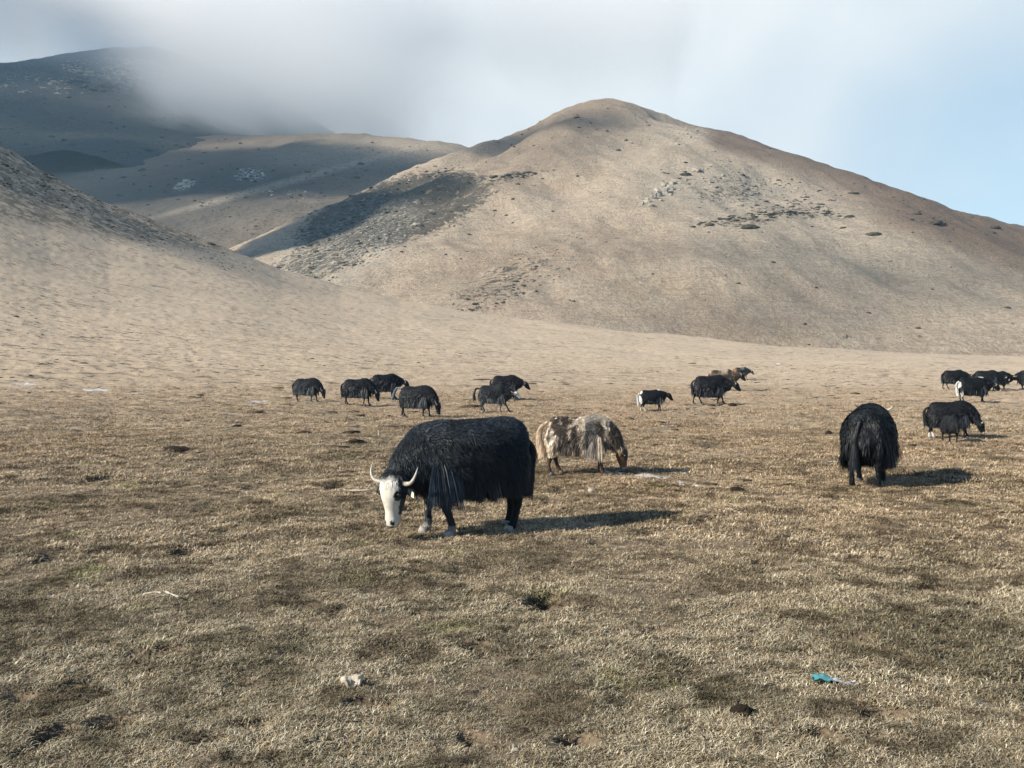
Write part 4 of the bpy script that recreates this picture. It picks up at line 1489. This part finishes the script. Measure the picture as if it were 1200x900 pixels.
for i, a in enumerate([
        (722, 554, 40, 5, "thin old snow around the head of the fawn yak"),
        (768, 559, 46, 4, "old snow streak on the far edge of the fawn yak's shadow"),
        (797, 565, 16, 5, "small bright snow patch at the end of the fawn yak's shadow"),
        (816, 569, 10, 4, "smallest snow crumb right of the fawn yak's shadow"),
        (30, 450, 28, 2.5, "thin snow streak near the left edge of the plain"),
        (112, 457, 36, 3, "longest thin snow streak far out on the left plain"),
        (163, 460, 14, 2, "short snow fleck right of the longest left streak"),
        (303, 471, 26, 2.5, "thin snow streak left of the leftmost yak"),
        (316, 496, 22, 2, "faint snow streak below the leftmost yak"),
        (783, 499, 20, 2, "faint snow streak right of the fawn yak's back"),
        (985, 540, 24, 2, "faint snow streak at the left side of the rear-view yak"),
        (802, 556, 8, 4, "white snow lump behind the bright patch by the fawn yak")]):
    patch("snow_patch", *a[:4], a[4], "snow", MAT_SNOW, i)


def tube_path(pts, r, n=8, flat=1.0):
    sec = [(p, rr, rr * flat) for p, rr in zip(pts, r)]
    return loft(densesecs(sec, 4), lat=(0, 0, 1), n=n)


def place(o, u, v, lift=0.0, turn=0.0):
    p = ghit(u, v)
    o.location = p + Vector((0, 0, lift))
    o.rotation_euler = (0, 0, turn)

v, f = join([tube_path([(-.17, 0, .035), (-.08, .01, .05), (-.02, .0, .045)], [.010, .007, .011]),
             tube_path([(.0, .015, .055), (.06, -.02, .045), (.14, -.06, .03)], [.010, .006, .009])])
o = link("bone", new_mesh("bone", v, f, MAT_BONE), label="two pale dry bone ends forming a flat V on the left foreground", cat="bone")
place(o, 193, 703, .01)
v, f = tube_path([(-.30, .02, .05), (-.20, 0, .03), (-.05, -.03, .035), (.10, -.02, .04), (.20, .02, .07)], [.005, .010, .018, .012, .004], flat=.7)
o = link("bone", new_mesh("bone", v, f, MAT_BONE), label="curved pale rib bone on the ground left of the bull's face", cat="bone")
place(o, 424, 578, .01)
v, f = tube_path([(0, 0, -.04), (.0, 0, .08), (-.02, 0, .20)], [.022, .020, .012])
o = link("peg", new_mesh("peg", v, f, MAT_BONE), label="short pale upright peg beyond the bull's back on the left", cat="peg")
place(o, 444, 513)
# skull fragment
v, f = ico(3)
v = v * np.array([.055, .036, .026])
v = v * (1 + .9 * fbm(v[:, 0] * 30, v[:, 1] * 30 + v[:, 2] * 22, 4, 720, .65))[:, None]
v[:, 2] += .03 - .05 * (np.abs(v[:, 0]) < .03) * (v[:, 1] < 0)
o = link("bone", new_mesh("bone", v, f, MAT_BONE), label="broken pale bone lump beside the dark hollow in the near left grass", cat="bone")
place(o, 413, 804, .01, .3)


def build_scrap():
    nx, ny = 26, 7
    U, W = np.meshgrid(np.linspace(0, 1, nx), np.linspace(-1, 1, ny), indexing='ij')
    x = (U - .5) * .25
    y = W * (.045 - .02 * U) + .03 * np.sin(U * 3.0) + .012 * fbm(U * 6, W * 2, 3, 731)
    z = .030 + .012 * np.sin(U * 5.2 + W * 1.1) * (W * .5 + .6) + .020 * fbm(U * 7, W * 3, 3, 735) - .02 * U
    top = np.stack([x, y, z], -1).reshape(-1, 3)
    F = grid_faces(nx, ny)
    n = len(top)
    V = np.vstack([top, top - np.array([0, 0, .0015])])
    rim = list(range(ny)) + [i * ny + ny - 1 for i in range(1, nx)] + [(nx - 1) * ny + j for j in range(ny - 2, -1, -1)] + [i * ny for i in range(nx - 2, 0, -1)]
    side = np.array([(rim[k], rim[(k + 1) % len(rim)], rim[(k + 1) % len(rim)] + n, rim[k] + n) for k in range(len(rim))])
    F = np.vstack([F, (F + n)[:, ::-1], side])
    k = sstep(.38, .55, np.concatenate([U.ravel()] * 2))[:, None]
    col = np.array([.09, .30, .32]) * (1 - k) + np.array([.60, .66, .72]) * k
    m = hair_material("plastic_film", .35, .5)
    o = link("plastic_scrap", new_mesh("plastic_scrap", V, F, m, attrs={"Col": ('COLOR', col)}),
             label="crumpled turquoise and white plastic scrap in the grass at the right", cat="litter")
    place(o, 978, 802, .0, -.12)

build_scrap()


# ------------------------------------------------------------------ shrubs and rocks on the hills
def hill_hits(u, v, fn, t0, t1):
    """where many sight lines meet a hill; returns points and a found mask"""
    u, v = np.asarray(u, float), np.asarray(v, float)
    c, s = math.cos(PITCH), math.sin(PITCH)
    dx = (u - 600) / FPX; dz = (450 - v) / FPX
    D = np.stack([dx, c + dz * s, dz * c - s], 1)
    T = np.linspace(t0, t1, 260)
    P = D[:, None, :] * T[None, :, None] + np.array([0, 0, CAM_H])
    H = fn(P[..., 0], P[..., 1])
    below = P[..., 2] < H
    i = np.argmax(below, 1)
    ok = below.any(1) & (i > 0)
    i = np.maximum(i, 1)
    r = np.arange(len(u))
    g0 = (P[r, i - 1, 2] - H[r, i - 1]); g1 = (H[r, i] - P[r, i, 2])
    w_ = g0 / (g0 + g1 + 1e-9)
    t = T[i - 1] * (1 - w_) + T[i] * w_
    Q = D * t[:, None] + np.array([0, 0, CAM_H])
    Q[:, 2] = fn(Q[:, 0], Q[:, 1])
    return Q, ok


def scatter_stuff(name, label, cat, mat, regions, fn, t0, t1, seed):
    """many small lumps joined: regions are (u, v, ru, rv, angle, count, px size, height ratio)"""
    U, W, SZ, HR = [], [], [], []
    for (u, v, ru, rv, ang, n, size, hr) in regions:
        a = RNG.random(n) * 2 * math.pi; r = np.sqrt(RNG.random(n))
        x, y = ru * r * np.cos(a), rv * r * np.sin(a)
        c, s = math.cos(rad(ang)), math.sin(rad(ang))
        U.append(u + x * c - y * s); W.append(v + x * s + y * c)
        SZ.append(size * np.exp(RNG.normal(0, .45, n))); HR.append(np.full(n, hr))
    U, W, SZ, HR = map(np.concatenate, (U, W, SZ, HR))
    Q, ok = hill_hits(U, W, fn, t0, t1)
    Q, SZ, HR = Q[ok], SZ[ok], HR[ok]
    V0, F0 = ico(2)
    VV, FF = [], []
    for i in range(len(Q)):
        s = SZ[i] * Q[i, 1] / FPX
        nrm = 1 + .55 * fbm(V0[:, 0] * 2 + i, V0[:, 1] * 2 + V0[:, 2] * 2, 2, 800 + seed)
        v = V0 * nrm[:, None] * np.array([s * .5 * (1.1 + .5 * RNG.random()), s * .5, s * .5 * HR[i]])
        an = RNG.random() * 3.1
        v = v @ np.array([[math.cos(an * .3), math.sin(an * .3), 0], [-math.sin(an * .3), math.cos(an * .3), 0], [0, 0, 1]])
        VV.append(v + Q[i]); FF.append(F0 + i * len(V0))
    link(name, new_mesh(name, np.vstack(VV), np.vstack(FF), mat), kind='stuff', label=label, cat=cat)

scatter_stuff("shrubs", "small dark shrubs dotted over the big hill", "shrubs", MAT_SHRUB, [
    (860, 218, 90, 30, 8, 90, 1.8, .45), (870, 257, 60, 6, -8, 110, 3.2, .32), (930, 245, 60, 10, 4, 110, 2.8, .32), (900, 232, 90, 25, 0, 120, 2.2, .35),
    (820, 250, 400, 130, 20, 110, 1.9, .6), (600, 290, 140, 90, -20, 60, 1.9, .6), (575, 350, 50, 14, -28, 60, 2.2, .6), (620, 320, 60, 25, -30, 50, 2.0, .6),
    (450, 245, 110, 40, -18, 260, 2.0, .5), (390, 295, 90, 30, -30, 240, 2.2, .5), (1080, 250, 120, 25, 25, 40, 2.2, .5),
    (690, 150, 120, 25, -5, 40, 2.0, .6), (595, 208, 34, 4, -8, 50, 2.6, .6)], main_z, 200, 720, 1)
scatter_stuff("scree", "pale loose stones on the rocky flank of the big hill", "stones", MAT_ROCK, [
    (400, 300, 100, 26, -32, 300, 1.7, .6), (450, 285, 60, 12, -30, 120, 1.9, .6), (850, 215, 60, 20, 5, 200, 1.6, .6), (900, 235, 100, 25, 8, 120, 1.3, .6), (800, 158, 30, 8, 0, 40, 1.8, .7),
    (620, 330, 60, 22, -30, 60, 2.0, .6)], main_z, 200, 720, 2)
scatter_stuff("far_shrubs", "dark specks of shrubs on the farther hill", "shrubs", MAT_SHRUB, [
    (330, 230, 190, 60, -15, 110, 2.2, .6), (220, 200, 120, 40, 0, 60, 2.2, .6)], far_z, 420, 1240, 3)
scatter_stuff("mountain_shrubs", "dark specks of shrubs on the clouded mountain", "shrubs", MAT_SHRUB, [
    (90, 160, 160, 50, 0, 150, 2.6, .6), (150, 95, 70, 14, 0, 120, 3.5, .6)], mtn_z, 860, 2000, 4)
scatter_stuff("summit_rocks", "pale frosted rocks below the mountain summit", "rocks", MAT_STONE, [
    (150, 82, 80, 13, 4, 260, 2.4, .5), (60, 100, 60, 12, 0, 60, 2.0, .5)], mtn_z, 860, 2000, 7)
scatter_stuff("boulders", "white boulder clusters on the farther hill", "boulders", MAT_STONE, [
    (217, 217, 13, 5, -20, 60, 1.8, .8), (292, 205, 20, 9, 0, 60, 1.6, .8), (330, 228, 40, 6, 0, 14, 1.6, .8)], far_z, 420, 1240, 5)


def big_shrub(u, v, wpx, label):
    Q, ok = hill_hits([u], [v], main_z, 200, 720)
    p = Q[0]
    s = wpx * p[1] / FPX
    V0, F0 = ico(4)
    n = 1 + .35 * fbm(V0[:, 0] * 3 + u, V0[:, 1] * 3 + V0[:, 2] * 4, 4, 850, .7)
    vv = V0 * n[:, None] * np.array([s * .5, s * .38, s * .17])
    o = link("shrub", new_mesh("shrub", vv, F0, MAT_SHRUB), label=label, cat="shrub", group="large dark shrubs on the big hill")
    o.location = p

for a in [(1024, 275, 18, "largest dark oval shrub on the right flank of the big hill"),
          (996, 254, 12, "dark shrub just up the slope left of the largest oval one"),
          (878, 267, 22, "long dark shrub at the lower left end of the shrub band"),
          (803, 205, 14, "dark shrub above the rocky outcrop on the big hill"),
          (988, 267, 8, "small round shrub below the right end of the shrub band"),
          (1165, 267, 14, "dark shrub near the right edge, high on the back ridge"),
          (1095, 262, 20, "long flat shrub on the brown slope right of the spur"),
          (1074, 251, 12, "flat shrub on the brown slope, up and left of the long one"),
          (676, 138, 8, "small dark shrub close under the summit on its left"),
          (865, 332, 6, "lone small shrub low on the bare middle of the hill"),
          (672, 353, 5, "lone tiny shrub near the foot of the hill, left of centre"),
          (1180, 361, 8, "dark shrub by the foot of the hill at the right edge")]:
    big_shrub(*a)


def build_outcrop():
    base, ok = hill_hits([776], [228], main_z, 200, 720)
    b = base[0]
    root = bpy.data.objects.new("rock_outcrop", None); COL.objects.link(root)
    root.location = b
    root['label'] = "jagged pale grey rock outcrop halfway up the big hill"; root['category'] = "rocks"
    meshes = [rock_mesh(30 + k, 1.0, .9, 2, MAT_ROCK) for k in range(4)]
    pts = [(752, 240, 9), (758, 236, 11), (765, 232, 12), (772, 229, 12), (778, 225, 14), (785, 222, 13), (778, 217, 11), (770, 223, 10), (789, 215, 9), (762, 241, 8), (786, 229, 8), (774, 235, 8)]
    Q, ok = hill_hits([p[0] for p in pts], [p[1] for p in pts], main_z, 200, 720)
    for i, (p, q) in enumerate(zip(pts, Q)):
        o = link("rock", meshes[i % 4], root)
        s = p[2] * q[1] / FPX
        o.location = Vector(q) - Vector(b)
        o.rotation_euler = (random.random(), random.random() * .7, random.random() * 6)
        o.scale = (s * .5, s * .36, s * .36)

build_outcrop()

def spur_only(x, y):
    return ground_z(x, y)

scatter_stuff("spur_shrubs", "small dry shrubs along the rough top of the left spur", "shrubs", MAT_SHRUB, [
    (30, 200, 70, 28, 27, 300, 1.5, .6), (120, 250, 90, 18, 27, 260, 1.4, .6), (220, 285, 90, 12, 25, 160, 1.2, .6)], spur_only, 60, 262, 6)
